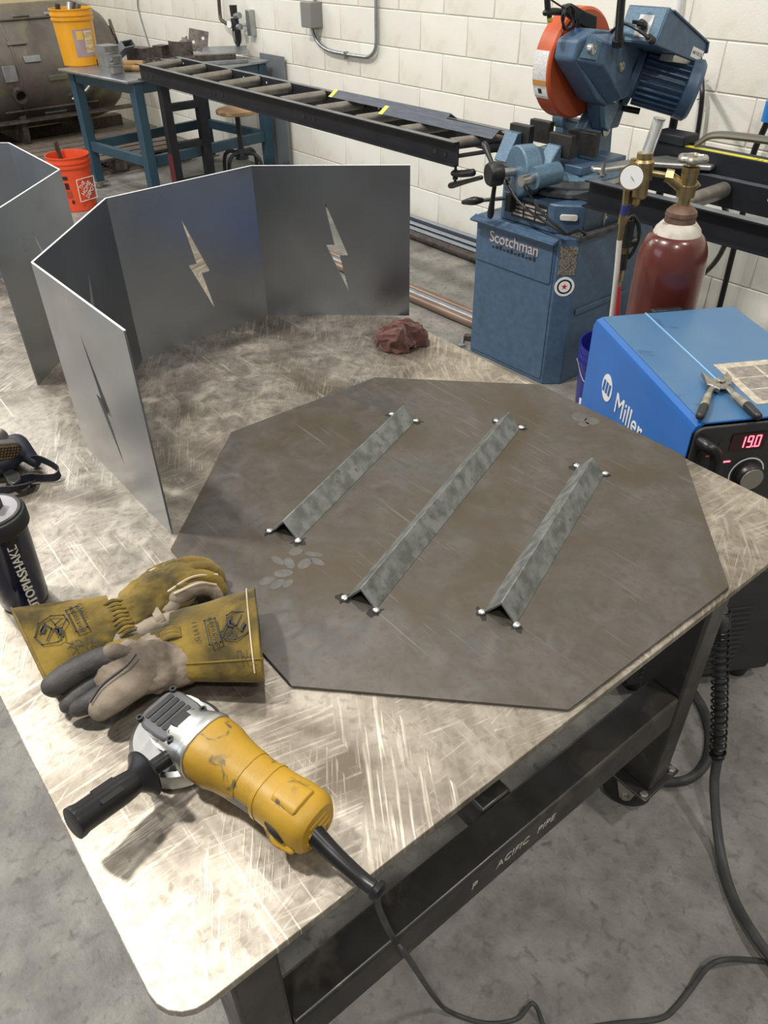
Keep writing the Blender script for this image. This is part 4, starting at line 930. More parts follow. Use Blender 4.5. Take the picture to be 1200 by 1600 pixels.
part('slide_block', sw, M['grime'], box(-1.52, -1.40, 1.72, 1.80, .80, .86), bevel=.004)
part('valve_block', sw, M['blackpl'], box(-1.40, -1.37, 1.665, 1.70, .70, .77), bevel=.003)
# vice jaws and their blue carriers
for k, (x0, x1, y0, y1) in enumerate(((-1.555, -1.445, 1.83, 1.862), (-1.555, -1.445, 1.955, 1.985), (-1.33, -1.215, 1.815, 1.847), (-1.315, -1.175, 1.915, 1.945))):
    part('vice_jaw', sw, M['jaw'], box(x0, x1, y0, y1, .905, .990), bevel=.003)
part('jaw_carrier', sw, M['sawlight'], prism([(1.74, .86), (1.83, .86), (1.83, .965), (1.80, .965)], -1.55, -1.48, onX), bevel=.005)
part('jaw_carrier', sw, M['sawlight'], prism([(1.70, .84), (1.815, .84), (1.815, .95), (1.80, .955)], -1.32, -1.255, onX), bevel=.006)
part('carrier_boss', sw, M['sawlight'], cyl(V(-1.26, 1.66, .855), V(-1.24, 1.78, .86), .042, n=28)); part('carrier_pin', sw, M['steel'], cyl(V(-1.268, 1.60, .853), V(-1.26, 1.67, .855), .020, n=20))
part('carrier_boss', sw, M['sawlight'], cyl(V(-1.40, 1.80, .885), V(-1.36, 1.92, .89), .035, n=24))
part('work_rest', sw, M['steel'], box(-1.45, -1.33, 1.86, 1.96, .87, .905), bevel=.003)
part('saw_bed', sw, M['sawblue'], box(-1.42, -1.16, 1.83, 2.12, .85, .885), bevel=.006)
# column and arm
part('column', sw, M['sawlight'], prism([(1.96, .80), (2.18, .80), (2.15, 1.03), (2.08, 1.08), (2.02, 1.06), (1.965, .99)], -1.325, -1.275, onX), bevel=.008)
part('column', sw, M['sawlight'], prism([(2.02, .80), (2.18, .80), (2.16, 1.02), (2.09, 1.06), (2.03, 1.03)], -1.475, -1.43, onX), cyl(V(-1.485, 2.06, 1.0), V(-1.425, 2.06, 1.0), .050, n=28), bevel=.006)
part('pivot_shaft', sw, M['steel'], cyl(V(-1.48, 2.06, 1.0), V(-1.26, 2.06, 1.0), .020, n=20))
part('pivot_cap', sw, M['zinc'], cyl(V(-1.276, 2.11, .965), V(-1.270, 2.11, .965), .024, n=24))
part('arm', sw, M['sawblue'], prism([(2.01, .98), (2.12, .98), (2.16, 1.10), (2.12, 1.15), (1.97, 1.15), (1.97, 1.08)], -1.29, -1.22, onX), bevel=.008)
part('arm_rib', sw, M['sawlight'], prism([(1.99, 1.0), (2.02, .98), (2.08, 1.11), (2.0, 1.13), (1.95, 1.12)], -1.22, -1.195, onX), bevel=.005)
part('arm_knob', sw, M['blackpl'], cyl(V(-1.22, 2.13, 1.05), V(-1.17, 2.17, 1.04), .012, n=14))
# blade guard
gcx = V(-1.30, 1.925, 1.216)
grd = part('blade_guard', sw, M['orange'], lathe([(.02, 0), (.178, 0), (.187, .008), (.187, .078), (.178, .086), (.02, .086)], gcx - V(.084, 0, 0), (1, 0, 0), n=72), bevel=.001)
part('hub_cover', grd, M['jaw'], lathe([(.058, 0), (.052, .03), (.03, .032)], gcx + V(.002, .055, .0), (1, 0, 0), n=28))
an = [math.radians(q) for q in range(162, 214, 3)]
def rimp(q, x, r): return gcx + V(x, r * math.cos(q), r * math.sin(q))
sv_ = []; sf_ = []
for q in an: sv_ += [rimp(q, -.078, .1878), rimp(q, -.012, .1878)]
for i in range(len(an) - 1): sf_.append((2 * i, 2 * i + 1, 2 * i + 3, 2 * i + 2))
lb = part('warning_label', grd, mat('label_print', (.72, .70, .68), (.50, .49, .48), rough=.5, scale=70, stretch=(1, 1, 5)), (sv_, sf_))
for i0, i1, m_ in ((10, 12, mat('label_orange', (.55, .25, .06), rough=.5)), (13, 16, M['white'])):
    v2 = []; f2 = []
    for q in an[i0:i1 + 1]: v2 += [rimp(q, -.078, .1884), rimp(q, -.012, .1884)]
    for i in range(i1 - i0): f2.append((2 * i, 2 * i + 1, 2 * i + 3, 2 * i + 2))
    part('label_band', lb, m_, (v2, f2))
part('pictogram', lb, M['black'], (lambda q: ([rimp(q - .05, -.055, .189), rimp(q - .05, -.038, .189), rimp(q + .05, -.038, .189), rimp(q + .05, -.055, .189)], [(0, 1, 2, 3)]))(an[14]))
# gearbox, motor, switch box: the head is tipped up about the pivot
tq = math.radians(-22)
def hp(x, y, z):   # head frame: y along the tipped axis, z up from it, origin at the motor axis
    return V(x, 1.95 + y * math.cos(tq) - z * math.sin(tq), 1.205 + y * math.sin(tq) + z * math.cos(tq))
def hprism(poly, x0, x1): return prism(poly, x0, x1, lambda u, v_, t: hp(t, u, v_))
def xprism(poly, x0, x1): return prism(poly, x0, x1, onX)
gb = part('gearbox', sw, M['sawblue'], xprism([(1.735, 1.255), (1.745, 1.318), (1.84, 1.345), (1.99, 1.325), (2.10, 1.275), (2.15, 1.20), (2.12, 1.14), (2.05, 1.09), (1.965, 1.08), (1.90, 1.105)], -1.285, -1.185), bevel=.012, seg=3)
part('gear_cover', gb, M['sawblue'], loft([[V(-1.185, y, z) for y, z in ((1.745, 1.255), (1.80, 1.335), (1.99, 1.322), (2.10, 1.27), (2.145, 1.20), (2.06, 1.095), (1.97, 1.085))],
     [V(-1.135, y, z) for y, z in ((1.845, 1.235), (1.865, 1.30), (1.985, 1.297), (2.085, 1.252), (2.118, 1.195), (2.06, 1.12), (1.985, 1.11))]]), bevel=.004)
part('lit_facet', gb, M['sawlight'], loft([[V(-1.180, y, z) for y, z in ((1.752, 1.265), (1.80, 1.328), (1.825, 1.326), (1.79, 1.255))], [V(-1.150, y, z) for y, z in ((1.806, 1.255), (1.832, 1.308), (1.846, 1.306), (1.826, 1.248))]]))  # facet that catches the light, its brightness put into a paler blue
for y, z, r, m_ in ((1.80, 1.288, .019, M['steel']), (1.948, 1.222, .019, M['zinc']), (2.065, 1.192, .016, M['blackpl']), (1.985, 1.098, .010, M['steel'])):
    x_ = -1.165 if y < 1.85 or z < 1.1 else -1.137
    part('cap_bolt', gb, m_, cyl(V(x_ - .01, y, z), V(x_ + .008, y, z), r, r * .9, n=24), ring(V(x_ + .008, y, z), (1, 0, 0), r * .45, r * .75, .003, 20))
mx = V(.80, .55, -.22).normalized(); m0 = Xp(985, 114, -1.20); ML = .255
mo = part('motor', sw, M['sawblue'], cyl(m0, m0 + mx * ML, .080, n=40))
_, ma, mb_ = frame(mx)
for k in range(26):
    q = 2 * PI * k / 26; rd = ma * math.cos(q) + mb_ * math.sin(q)
    part('motor_fin', mo, M['sawblue'], bar(m0 + mx * .04 + rd * .090, m0 + mx * (ML - .045) + rd * .090, .004, .022, up=tuple(rd)))
part('motor_endbell', mo, M['sawblue'], lathe([(.085, 0), (.106, .006), (.108, .045), (.095, .058), (.03, .062)], m0 + mx * (ML - .05), mx, n=48), bevel=.001)
part('motor_flange', mo, M['sawblue'], lathe([(.09, 0), (.112, .006), (.112, .03), (.09, .034)], m0, mx, n=48), bevel=.001)
eb = part('switch_box', sw, M['sawblue'], hprism([(-.045, .085), (.275, .120), (.282, .165), (.268, .195), (-.045, .205)], -1.165, -.995), bevel=.004)
part('box_lid', eb, M['sawblue'], hprism([(-.02, .206), (.275, .197), (.292, .166), (.285, .160), (.268, .190), (-.02, .199)], -1.170, -.988), bevel=.002)
part('box_face', eb, M['sawlight'], prism([(-1.158, .092), (-1.002, .092), (-1.002, .198), (-1.158, .198)], -.0475, -.045, lambda u, v_, t: hp(u, t, v_)))
part('switch_plate', eb, M['alu'], prism([(-1.10, .105), (-1.04, .105), (-1.04, .175), (-1.10, .175)], -.050, -.0475, lambda u, v_, t: hp(u, t, v_)))
part('rotary_switch', eb, M['blackpl'], cyl(hp(-1.07, -.045, .14), hp(-1.07, -.075, .14), .015, n=20), bar(hp(-1.10, -.078, .142), hp(-1.055, -.078, .14), .012, .012), bevel=.001)
part('cable_gland', eb, M['blackpl'], cyl(hp(-1.015, -.045, .098), hp(-1.015, -.075, .098), .013, n=16), tube([hp(-1.015, -.075, .098), hp(-1.06, -.10, .115), hp(-1.13, -.09, .13), hp(-1.19, -.06, .11)], .006, n=8))
lbv = part('voltage_label', eb, M['white'], prism([(.190, .122), (.272, .130), (.270, .163), (.188, .155)], -.995, -.9942, lambda u, v_, t: hp(t, u, v_)))
yl = hp(0, 1, .1) - hp(0, 0, 0); yl.normalize(); zl = V(1, 0, 0).cross(yl)
text('voltage_text', lbv, '460 VOLTS', M['black'], basis(hp(-.994, .230, .1425), yl, zl, (1, 0, 0)), .017, .0004, squash=.85)
part('mount_bracket', eb, M['zinc'], hprism([(.10, .075), (.22, .10), (.22, .116), (.10, .10)], -1.06, -1.0), bevel=.002)
part('pull_handle', sw, M['rubber'], tube([Yp(966, 66, 1.86), Yp(967, 55, 1.86), Yp(969, 25, 1.86), Yp(973, -12, 1.86), Yp(985, -40, 1.86)], .0145, n=14), cyl(Yp(966, 70, 1.87), Yp(966, 60, 1.86), .022, n=14))
# lamp bracket with coiled lead over the guard
lp = lambda px, py: Xp(px, py, -1.27)
part('lamp_bracket', sw, M['blackpl'], prism([lp(*p)[1:3] for p in ((882, 8), (892, 5), (915, 18), (932, 25), (930, 55), (920, 62), (918, 45), (880, 22))], -1.285, -1.265, onX), bevel=.003)
part('lamp_head', sw, M['blackpl'], tube([lp(884, 20), lp(866, 18), lp(852, 20)], [.010, .012, .010], n=10, rnd=True), cyl(lp(855, -2), lp(856, 16), .011, n=12), cyl(lp(858, 18), lp(859, 34), .009, n=12)); part('lamp_tip', sw, mat('yellow_tip', (.55, .5, .06), rough=.5), cyl(lp(858.5, 27), lp(859, 33), .0095, n=12))
coil = []
for i in range(64):
    q = 2 * PI * i / 16; c = Xp(888, 28, -1.25); coil.append(c + V(.004 * math.sin(i), (.030 + .004 * math.sin(i * .7)) * math.cos(q), .036 * math.sin(q)))
part('coiled_lead', sw, M['rubber'], tube(coil, .0035, n=6, k=2), tube([lp(856, -4), lp(866, 3), lp(880, 12)], .003, n=6))
part('blue_plug', sw, mat('blue_plug', (.05, .14, .36), rough=.4), cyl(Xp(902, 44, -1.25), Xp(899, 58, -1.25), .009, .010, n=12)); part('plug_lead', sw, M['rubber'], cyl(Xp(904, 28, -1.25), Xp(902, 45, -1.25), .006, .008, n=10))
# coolant hoses from drum to cabinet front corner
for a, m_, b in (((790, 282), (815, 320), (866, 356)), ((818, 286), (845, 330), (880, 362))):
    A_ = Yp(*a, 1.665); part('coolant_hose', sw, M['rubber'], tube([A_, Yp(*m_, 1.64), Yp(*b, 1.66), Yp(885, 366, 1.675), Yp(905, 360, 1.73), V(-1.055, 1.78, .655)], .0055, n=8)); part('hose_fitting', sw, M['zinc'], cyl(A_ + V(0, .02, .004), A_ + V(.005, -.012, -.012), .008, n=8))
part('leveling_bolt', sw, M['steel'], cyl(V(-1.085, 1.92, .66), V(-1.085, 1.92, .74), .006, n=10), cyl(V(-1.085, 1.92, .69), V(-1.085, 1.92, .70), .012, n=6))

# ------------------------------------------------------------------ roller conveyors
M['rail'] = mat('black_rail', (.010, .011, .015), (.015, .016, .02), rough=.5, scale=12, spec=.25)
M['roller'] = mat('dusty_roller', (.30, .28, .25), (.22, .205, .18), rough=.45, metal=.7, scale=20)
M['railtop'] = mat('rubbed_flange', (.22, .235, .26), (.15, .16, .18), rough=.38, metal=.6, scale=20)
def rail(a, b, h, fl, side):
    """channel rail: web with flanges turned to side"""
    a, b = Vector(a), Vector(b); d = (b - a).normalized(); n = V(-d.y, d.x, 0) * side; g = []
    t = .005
    fn = lambda u, v_, s: a + d * s + n * u + V(0, 0, v_)
    L = (b - a).length
    return prism([(0, 0), (fl, 0), (fl, t), (t, t), (t, h - t), (fl, h - t), (fl, h), (0, h)], 0, L, fn), prism([(0, h), (fl, h), (fl, h + .0008), (0, h + .0008)], 0, L, fn)
def holes(parent, a, b, z, n, r, side, m_):
    a, b = Vector(a), Vector(b); d = (b - a).normalized(); nn = V(-d.y, d.x, 0) * side
    for k in range(n):
        p = a.lerp(b, (k + .5) / n) + V(0, 0, z); part('rail_hole', parent, m_, cyl(p - nn * .001, p - nn * .0004, r, n=10))
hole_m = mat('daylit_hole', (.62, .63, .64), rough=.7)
cl = thing('roller_conveyor', 'long black roller conveyor leading left from the saw to the bench', 'conveyor', (-3.2, 1.8, 0))
na, nb = V(-4.78, 1.700, .835), V(-1.655, 1.640, .835)
fa, fb = V(-4.86, 2.005, .835), V(-1.60, 1.925, .835)
for (a, b, sd_) in ((na, nb, -1), (fa, fb, 1)):
    g1_, g2_ = rail(a, b, .095, .032, sd_)
    r_ = part('side_rail', cl, M['rail'], g1_); part('rail_flange', r_, M['railtop'], g2_)
    if sd_ == -1:
        holes(r_, a, b, .066, 22, .006, 1, hole_m)
        for k in (.035, .06, .33, .36, .63, .66, .955, .975): 
            p = a.lerp(b, k) + V(0, -.004, .035); part('rail_bolt', r_, M['blackpl'], cyl(p + V(0, .004, 0), p - V(0, .004, 0), .010, n=12))
    else: holes(r_, a + V(0, -.006, 0), b + V(0, -.006, 0), .07, 12, .006, 1, hole_m)
for k in range(10):
    t = .025 + k * .106; p = na.lerp(nb, t); q = fa.lerp(fb, t + .004)
    part('roller', cl, M['roller'], cyl(p + V(0, .008, .074), q + V(0, -.008, .074), .024, n=18))
for k in (.0, .5, .985):
    p = na.lerp(nb, k); q = fa.lerp(fb, k); part('tie_bar', cl, M['rail'], bar(p + V(.01, .005, .03), q + V(.01, -.005, .03), .05, .004))
# stand under its left end
for (x, y) in ((-4.55, 1.73), (-4.55, 1.985)):
    part('stand_leg', cl, M['rail'], prism([(x - .03, y - .03), (x + .03, y - .03), (x + .03, y + .03), (x - .03, y + .03)], .0, .835), bevel=.003)
part('red_sleeve', cl, mat('red_screw_post', (.10, .012, .014), (.06, .01, .01), rough=.5, scale=60), box(-4.585, -4.515, 1.697, 1.702, .05, .40))
for z in (.18, .42, .66): part('stand_rung', cl, M['rail'], box(-4.575, -4.525, 1.75, 1.97, z, z + .045), bevel=.003)
# bracket clamping it to the saw
part('saw_bracket', cl, M['blackpl'], tube([V(-1.70, 1.655, .795), V(-1.66, 1.66, .80), V(-1.61, 1.68, .81)], [.012, .015, .016], n=10, rnd=True), cyl(V(-1.69, 1.658, .76), V(-1.69, 1.658, .87), .006, n=10), cyl(V(-1.69, 1.658, .80), V(-1.69, 1.658, .81), .012, n=6), cyl(V(-1.69, 1.658, .772), V(-1.69, 1.658, .782), .012, n=6))
# two lengths of angle steel lying on the conveyor
M['newsteel'] = mat('blue_grey_angle', (.23, .26, .31), (.17, .19, .23), rough=.35, metal=.8, scale=14, stretch=(1, 8, 8))
paint = mat('yellow_paint_mark', (.55, .55, .10), rough=.6)
def angle_len(label, x0, x1, yc, z, w_):
    t = thing('angle_bar', label, 'steel bar', (x0, yc, z), group='angle bars on the left conveyor')
    part('angle_bar_body', t, M['newsteel'], prism([(yc - w_, z), (yc, z + w_ * .62), (yc + w_, z), (yc + w_ - .007, z), (yc, z + w_ * .62 - .006), (yc - w_ + .007, z)], x0, x1, onX), bevel=.001)
    part('paint_mark', t, paint, prism([(yc - w_ - .001, z), (yc, z + w_ * .62 + .001), (yc, z + w_ * .62), (yc - w_, z)], x0, x0 + .03, onX))
angle_len('blue-grey angle bar with yellow end lying on the conveyor rollers, farther from the saw', -2.86, -1.98, 1.9, .934, .046)
angle_len('blue-grey angle bar with yellow end lying on the rollers and running into the saw vice', -2.33, -1.585, 1.803, .934, .046)

cr = thing('roller_conveyor', 'black roller conveyor with yellow measuring tape to the right of the saw', 'conveyor', (.2, 1.85, 0))
na2, nb2 = V(-.96, 1.625, .825), V(1.9, 1.60, .825); fa2, fb2 = V(-.96, 1.955, .825), V(1.9, 1.955, .825)
for (a, b, sd_) in ((na2, nb2, -1), (fa2, fb2, 1)):
    g1_, g2_ = rail(a, b, .092, .035, sd_); r_ = part('side_rail', cr, M['rail'], g1_); part('rail_flange', r_, M['railtop'], g2_)
    if sd_ == -1: holes(r_, a, b, .062, 15, .0065, 1, hole_m)
    else: holes(r_, a + V(0, -.006, 0), b + V(0, -.006, 0), .06, 14, .0065, 1, hole_m)
for x in (-.62, -.05, .5, 1.1, 1.7): part('roller', cr, M['roller'], cyl(V(x, 1.635, .885), V(x, 1.945, .885), .028, n=20))
part('end_plate', cr, M['rail'], box(-1.03, -.955, 1.62, 1.97, .835, .842), bevel=.001)
fb_ = part('fence_beam', cr, M['rail'], box(-.98, 1.9, 2.0, 2.075, .90, .985), bevel=.003)
tape = part('measuring_tape', cr, mat('yellow_tape', (.62, .56, .03), (.50, .45, .02), rough=.4, scale=50), box(-.98, 1.9, 2.004, 2.030, .985, .9865))
for k in range(0, 60):
    part('tape_tick', tape, M['black'], box(-.56 + k * .02, -.558 + k * .02, 2.004, 2.004 + (.014 if k % 5 else .022), .9865, .9868)) if k < 50 else None
part('stop_arm', cr, M['alu'], prism([(-1.0, 1.665), (-.97, 1.645), (-.94, 1.66), (-.88, 1.86), (-.70, 1.97), (-.70, 2.0), (-.90, 1.99), (-.95, 1.88)], .930, .948), bevel=.006); part('stop_bolt', cr, M['steel'], cyl(V(-.945, 1.665, .918), V(-.945, 1.665, .965), .008, n=10), cyl(V(-.945, 1.665, .918), V(-.945, 1.665, .926), .018, n=14))
part('stop_carriage', cr, M['rail'], box(-.98, -.84, 1.99, 2.085, .985, 1.02), bevel=.006)
part('stop_lever', cr, mat('olive_lever', (.13, .125, .10), rough=.45, metal=.4), tube([V(-.80, 2.02, 1.0), V(-.76, 2.04, 1.03), V(-.66, 2.07, 1.035), V(-.46, 2.12, 1.03)], [.015, .02, .022, .02], n=10, rnd=True, flat=.6))
part('stand_leg', cr, M['rail'], box(.9, .96, 1.64, 1.70, 0, .825), bevel=.003); part('stand_leg', cr, M['rail'], box(.9, .96, 1.90, 1.95, 0, .825), bevel=.003)
# ------------------------------------------------------------------ workbench at the far left with scrap, buckets and tank
M['benchblue'] = mat('dark_blue_paint', (.020, .055, .085), (.028, .07, .10), rough=.45, scale=9)
M['scrap'] = mat('rusty_scrap', (.075, .062, .055), (.13, .11, .095), rough=.5, metal=.55, scale=18, c3=(.05, .03, .02), s3=30)
M['scraplight'] = mat('grey_scrap', (.34, .36, .38), (.25, .26, .28), rough=.4, metal=.7, scale=16)
BZ = .832
bq = math.radians(7.2)
bn = thing('workbench', 'blue steel workbench covered in metal scrap below the conveyor end', 'workbench', (-5.70, 1.47, 0), bq)
part('bench_top', bn, mat('bench_plate', (.36, .38, .41), (.26, .27, .29), rough=.35, metal=.8, scale=9), box(0, .93, 0, 1.24, BZ - .018, BZ), world=False, bevel=.004)
for x in (.04, .85):
    for y in (.05, 1.15):
        part('leg', bn, M['benchblue'], box(x, x + .07, y, y + .07, .05, BZ - .018), world=False, bevel=.004)
        part('foot_plate', bn, M['zinc'], box(x - .02, x + .09, y - .02, y + .09, .035, .05), lathe([(.03, 0), (.03, .035)], (x + .035, y + .035, 0), n=14), world=False, bevel=.002)
for g in (box(.11, .85, .065, .105, .27, .34), box(.11, .85, 1.165, 1.205, .27, .34), box(.055, .095, .12, 1.15, .27, .34), box(.865, .905, .12, 1.15, .27, .34), box(.11, .85, .06, .11, BZ - .09, BZ - .018), box(.86, .91, .12, 1.15, BZ - .09, BZ - .018)):
    part('stretcher', bn, M['benchblue'], g, world=False, bevel=.004)
def bz(px, py, z=0): return Zp(px, py, BZ + z)
# buckets
yb = bz(120, 102); yb = V(yb.x - .02, yb.y + .05, BZ)
M['bucketyellow'] = mat('yellow_bucket', (.72, .33, .012), (.66, .29, .01), rough=.4, scale=8, c3=(.35, .16, .03), s3=10, lo3=.66, hi3=.85)
t_, b_ = bucket('plastic_bucket', 'yellow-orange plastic bucket standing on the workbench', yb, M['bucketyellow'], .36, .128, .15)
def wrap(parent, name, m_, c, d0, ang0, ang1, z0, z1, r0, r1, n=8, off=.001):
    """curved label on a tapering bucket: angles measured from direction d0"""
    a0 = math.atan2(d0.y, d0.x); v = []; f = []
    for k in range(n + 1):
        q = a0 + ang0 + (ang1 - ang0) * k / n
        for z, r in ((z0, r0), (z1, r1)): v.append(V(c.x + (r + off) * math.cos(q), c.y + (r + off) * math.sin(q), c.z + z))
    for k in range(n): f.append((2 * k, 2 * k + 2, 2 * k + 3, 2 * k + 1))
    return part(name, parent, m_, (v, f))
def towards(c): return V(CW.x - c.x, CW.y - c.y, 0).normalized()
dy = towards(yb)
rad = lambda z, h, r0, r1: r0 + (r1 - .008 - r0) * z / (h * .8)
wl2 = wrap(b_, 'bucket_label', mat('mauve_label', (.30, .22, .24), (.36, .27, .27), rough=.5), yb, dy, -.15, .95, .06, .235, rad(.06, .36, .128, .15), rad(.235, .36, .128, .15))
wrap(b_, 'label_box', mat('label_yellow', (.66, .40, .06), rough=.5), yb, dy, .02, .36, .17, .225, rad(.17, .36, .128, .15), rad(.225, .36, .128, .15), off=.002)
wrap(b_, 'label_box', mat('label_cream', (.62, .52, .36), rough=.5), yb, dy, .42, .92, .085, .225, rad(.085, .36, .128, .15), rad(.225, .36, .128, .15), off=.002)
tq_ = math.atan2(dy.y, dy.x) + .66; tn = V(math.cos(tq_), math.sin(tq_), 0)
for i, s_ in enumerate(("LET'S", 'DO', 'THIS.')): text('label_text', b_, s_, bpy.data.materials['label_yellow'], basis(yb + tn * (rad(.2 - .045 * i, .36, .128, .15) + .004) + V(0, 0, .2 - .045 * i), V(-tn.y, tn.x, 0), V(0, 0, 1), tn), .036, .0008)
for k, (dx, dyy, rz_, l) in enumerate(((.02, .03, .4, .10), (-.06, .02, 1.2, .08), (.05, -.04, 2.2, .09), (-.03, -.085, .1, .05))):
    solo('pipe_fitting', ('bright pipe fitting lying on the heap in the yellow bucket, nearest the wall', 'short dark pipe nipple on the heap in the yellow bucket, farthest left', 'small curved bracket on the heap in the yellow bucket, front', 'little steel stub on the heap in the yellow bucket, middle')[k], 'fitting', M['scraplight'] if k % 2 == 0 else M['scrap'],
         cyl(yb + V(dx, dyy, .30), yb + V(dx + l * .5 * math.cos(rz_), dyy + l * .5 * math.sin(rz_), .30 + .09), .018, n=12), cyl(yb + V(dx, dyy, .288), yb + V(dx, dyy, .33), .024, n=8), group='fittings heaped in the yellow bucket')
solo('scrap_fill', 'dark scrap filling the yellow bucket', 'scrap', M['scrap'], lathe([(.12, .25), (.10, .275), (.03, .285)], yb, n=20), kind='stuff')
ob = V(-5.20, 1.215, 0)
M['bucketorange'] = mat('orange_bucket', (.74, .085, .022), (.70, .075, .02), rough=.38, spec=.5)
t_, b_ = bucket('plastic_bucket', 'bright orange plastic bucket with white shop lettering on the floor behind the screens', ob, M['bucketorange'], .37, .128, .15)
do = towards(ob)
tq_ = math.atan2(do.y, do.x) + .62; tn = V(math.cos(tq_), math.sin(tq_), 0); tx = V(-tn.y, tn.x, 0); tz = (V(0, 0, 1) + tn * .06).normalized()
def lab(u, v_, o=0): return ob + tn * (rad(.15 + v_, .37, .128, .15) + .003 + o) + tx * u + V(0, 0, .15 + v_)
G_ = []
for a, b in (((-.075, -.075), (.075, -.075)), ((.075, -.075), (.075, .075)), ((.075, .075), (-.075, .075)), ((-.075, .075), (-.075, -.075))): G_.append(bar(lab(*a), lab(*b), .004, .004))
part('logo_frame', b_, M['white'], *G_)
dg = (tx * .72 + tz * .69).normalized(); dn = tn.cross(dg)
for s_, sz, off, sh_ in (('THE', .040, .050, -.004), ('HOME', .046, .010, -.002), ('DEPOT', .040, -.030, .002)): text('logo_text', b_, s_, M['white'], basis(lab(0, 0, .006) + dn * off + dg * sh_, dg, dn, tn), sz, .001, squash=.85)
for k, (z0, z1, a0_, a1_) in enumerate(((.225, .25, -.55, -.25), (.16, .205, -.48, -.27), (.10, .15, -.50, -.20), (.06, .085, -.32, -.18))):
    wrap(b_, 'print_block', M['black'] if k != 2 else mat('grey_print', (.35, .06, .02), rough=.5), ob, do, a0_, a1_, z0, z1, rad(z0, .37, .128, .15), rad(z1, .37, .128, .15), off=.0015)
solo('flat_bar', 'dark flat steel bar sticking up out of the orange bucket', 'steel bar', M['scrap'], bar(ob + V(-.05, .0, .02), ob + V(-.09, -.03, .44), .045, .008))
# scrap on the bench
def tubebit(label, c, L, w_, h, rz, ry=0, group=None, m_='scraplight', name='square_tube'):
    o_ = [(-w_ / 2, 0), (w_ / 2, 0), (w_ / 2, h), (-w_ / 2, h)]; t = .005; i_ = [(-w_ / 2 + t, t), (w_ / 2 - t, t), (w_ / 2 - t, h - t), (-w_ / 2 + t, h - t)]
    secs = [[V(x, *p) for p in pts] for x, pts in ((-L / 2, o_), (L / 2, o_), (L / 2, i_), (-L / 2, i_), (-L / 2, o_))]
    return solo(name, label, 'steel tube', M[m_], xf(loft(secs, cap=(False, False)), place(c, rz, 0, ry)), group=group)
sb = bz(173, 118)
for k, n_s in enumerate(('bottom', 'middle', 'top')):
    tubebit('short grey square tube on the workbench beside the yellow bucket, %s of three stacked' % n_s, V(sb.x + (-.012, .0, -.02)[k], sb.y + .02, BZ + .0605 * k), .13, .11, .06, (.05, .0, .02)[k] + .1, group='stack of three square tubes')
tubebit('wide steel channel tipped up behind the three square tubes', bz(188, 100, .0) + V(-.02, .04, .058), .20, .13, .05, .5, -.55, name='channel_piece')
for k in range(3):
    c = bz(154 + 5 * k, 106); solo('steel_hook', ('leftmost', 'middle', 'rightmost')[k] + ' of three tiny black hooks between the yellow bucket and the square tubes', 'hook', M['black'], tube([c + V(0, 0, .055), c + V(0, 0, .01), c + V(.035, .01, .005)], .004, n=6, k=3), group='row of three small black hooks')
for k in range(2):
    c = bz(212, 112 - 8 * k); c.z = BZ + .02
    solo('paper_roll', ('tan paper roll on the workbench, at its front edge', 'tan paper roll on the workbench, behind the other roll')[k], 'paper roll', mat('tan_paper_%d' % k, (.36, .21, .08), (.28, .16, .06), rough=.8), cyl(c + V(-.07, -.05, 0), c + V(.04, .05, 0), .02, .019, n=16))
ch = bz(238, 100)
chain = []
for k in range(26):
    p = ch + V(random.uniform(-.07, .07), random.uniform(-.05, .06), .008 + random.uniform(0, .03)); d_ = V(random.uniform(-1, 1), random.uniform(-1, 1), random.uniform(-.3, .3)).normalized()
    chain.append(tube([p + d_ * .014, p + d_.cross(V(0, 0, 1)) * .008, p - d_ * .014, p - d_.cross(V(0, 0, 1)) * .008], .0032, n=5, k=3, closed=True))
solo('chain', 'small heap of brown steel chain on the workbench', 'chain', M['scrap'], *chain)
def plate_piece(name, label, px, py, z, L, w_, t, rz, rx=0, ry=0, m_='scrap', holes_=None, group='loose scrap plates on the workbench'):
    c = bz(px, py); c.z = BZ + z
    o = thing(name, label, 'scrap metal', c, group=group) if holes_ else None
    g = xf(box(-L / 2, L / 2, -w_ / 2, w_ / 2, -t / 2, t / 2), place(c, rz, rx, ry))
    if holes_:
        part('plate_face', o, M[m_], g, bevel=.001)
        for u, v_ in holes_: part('hole', o, hole_m, xf(lathe([(.012, t / 2), (.012, t / 2 + .0006)], (u, v_, 0), n=12), place(c, rz, rx, ry)))
        return o
    return solo(name, label, 'scrap metal', M[m_], g, group=group, bevel=.001)
plate_piece('steel_block', 'dark rectangular steel block on the workbench left of the chain', 221, 95, .046, .20, .10, .09, .3)
tubebit('dark open box section on the workbench beside the chain', bz(254, 90), .09, .09, .085, .35, m_='scrap', name='box_section')
cs_ = bz(282, 92); arcpts = [(.15 * math.cos(q), .15 * math.sin(q)) for q in [math.radians(a) for a in range(200, 300, 10)]]
arc2 = [(.158 * math.cos(q), .158 * math.sin(q)) for q in [math.radians(a) for a in range(290, 190, -10)]]
solo('curved_plate', 'curved dark offcut of pipe wall standing on the workbench', 'scrap metal', M['scrap'], xf(prism(arcpts + arc2, 0, .11), place(V(cs_.x, cs_.y, BZ + .004), .9) @ Matrix.Translation((.053, .145, 0))), group='loose scrap plates on the workbench')
plate_piece('angle_offcut', 'upright angle offcut on the workbench, left of the drilled plate', 284, 87, .07, .16, .07, .008, .6, .9, -.5)
plate_piece('angle_offcut', 'tilted bright angle offcut between the curved plate and the drilled plate', 297, 85, .07, .13, .07, .008, 1.8, 1.1, .4, 'scraplight')
plate_piece('drilled_plate', 'square brown plate with two white holes standing on the workbench', 313, 86, .10, .15, .15, .010, 1.0, 1.15, .2, holes_=((-.035, -.02), (.035, .02)))
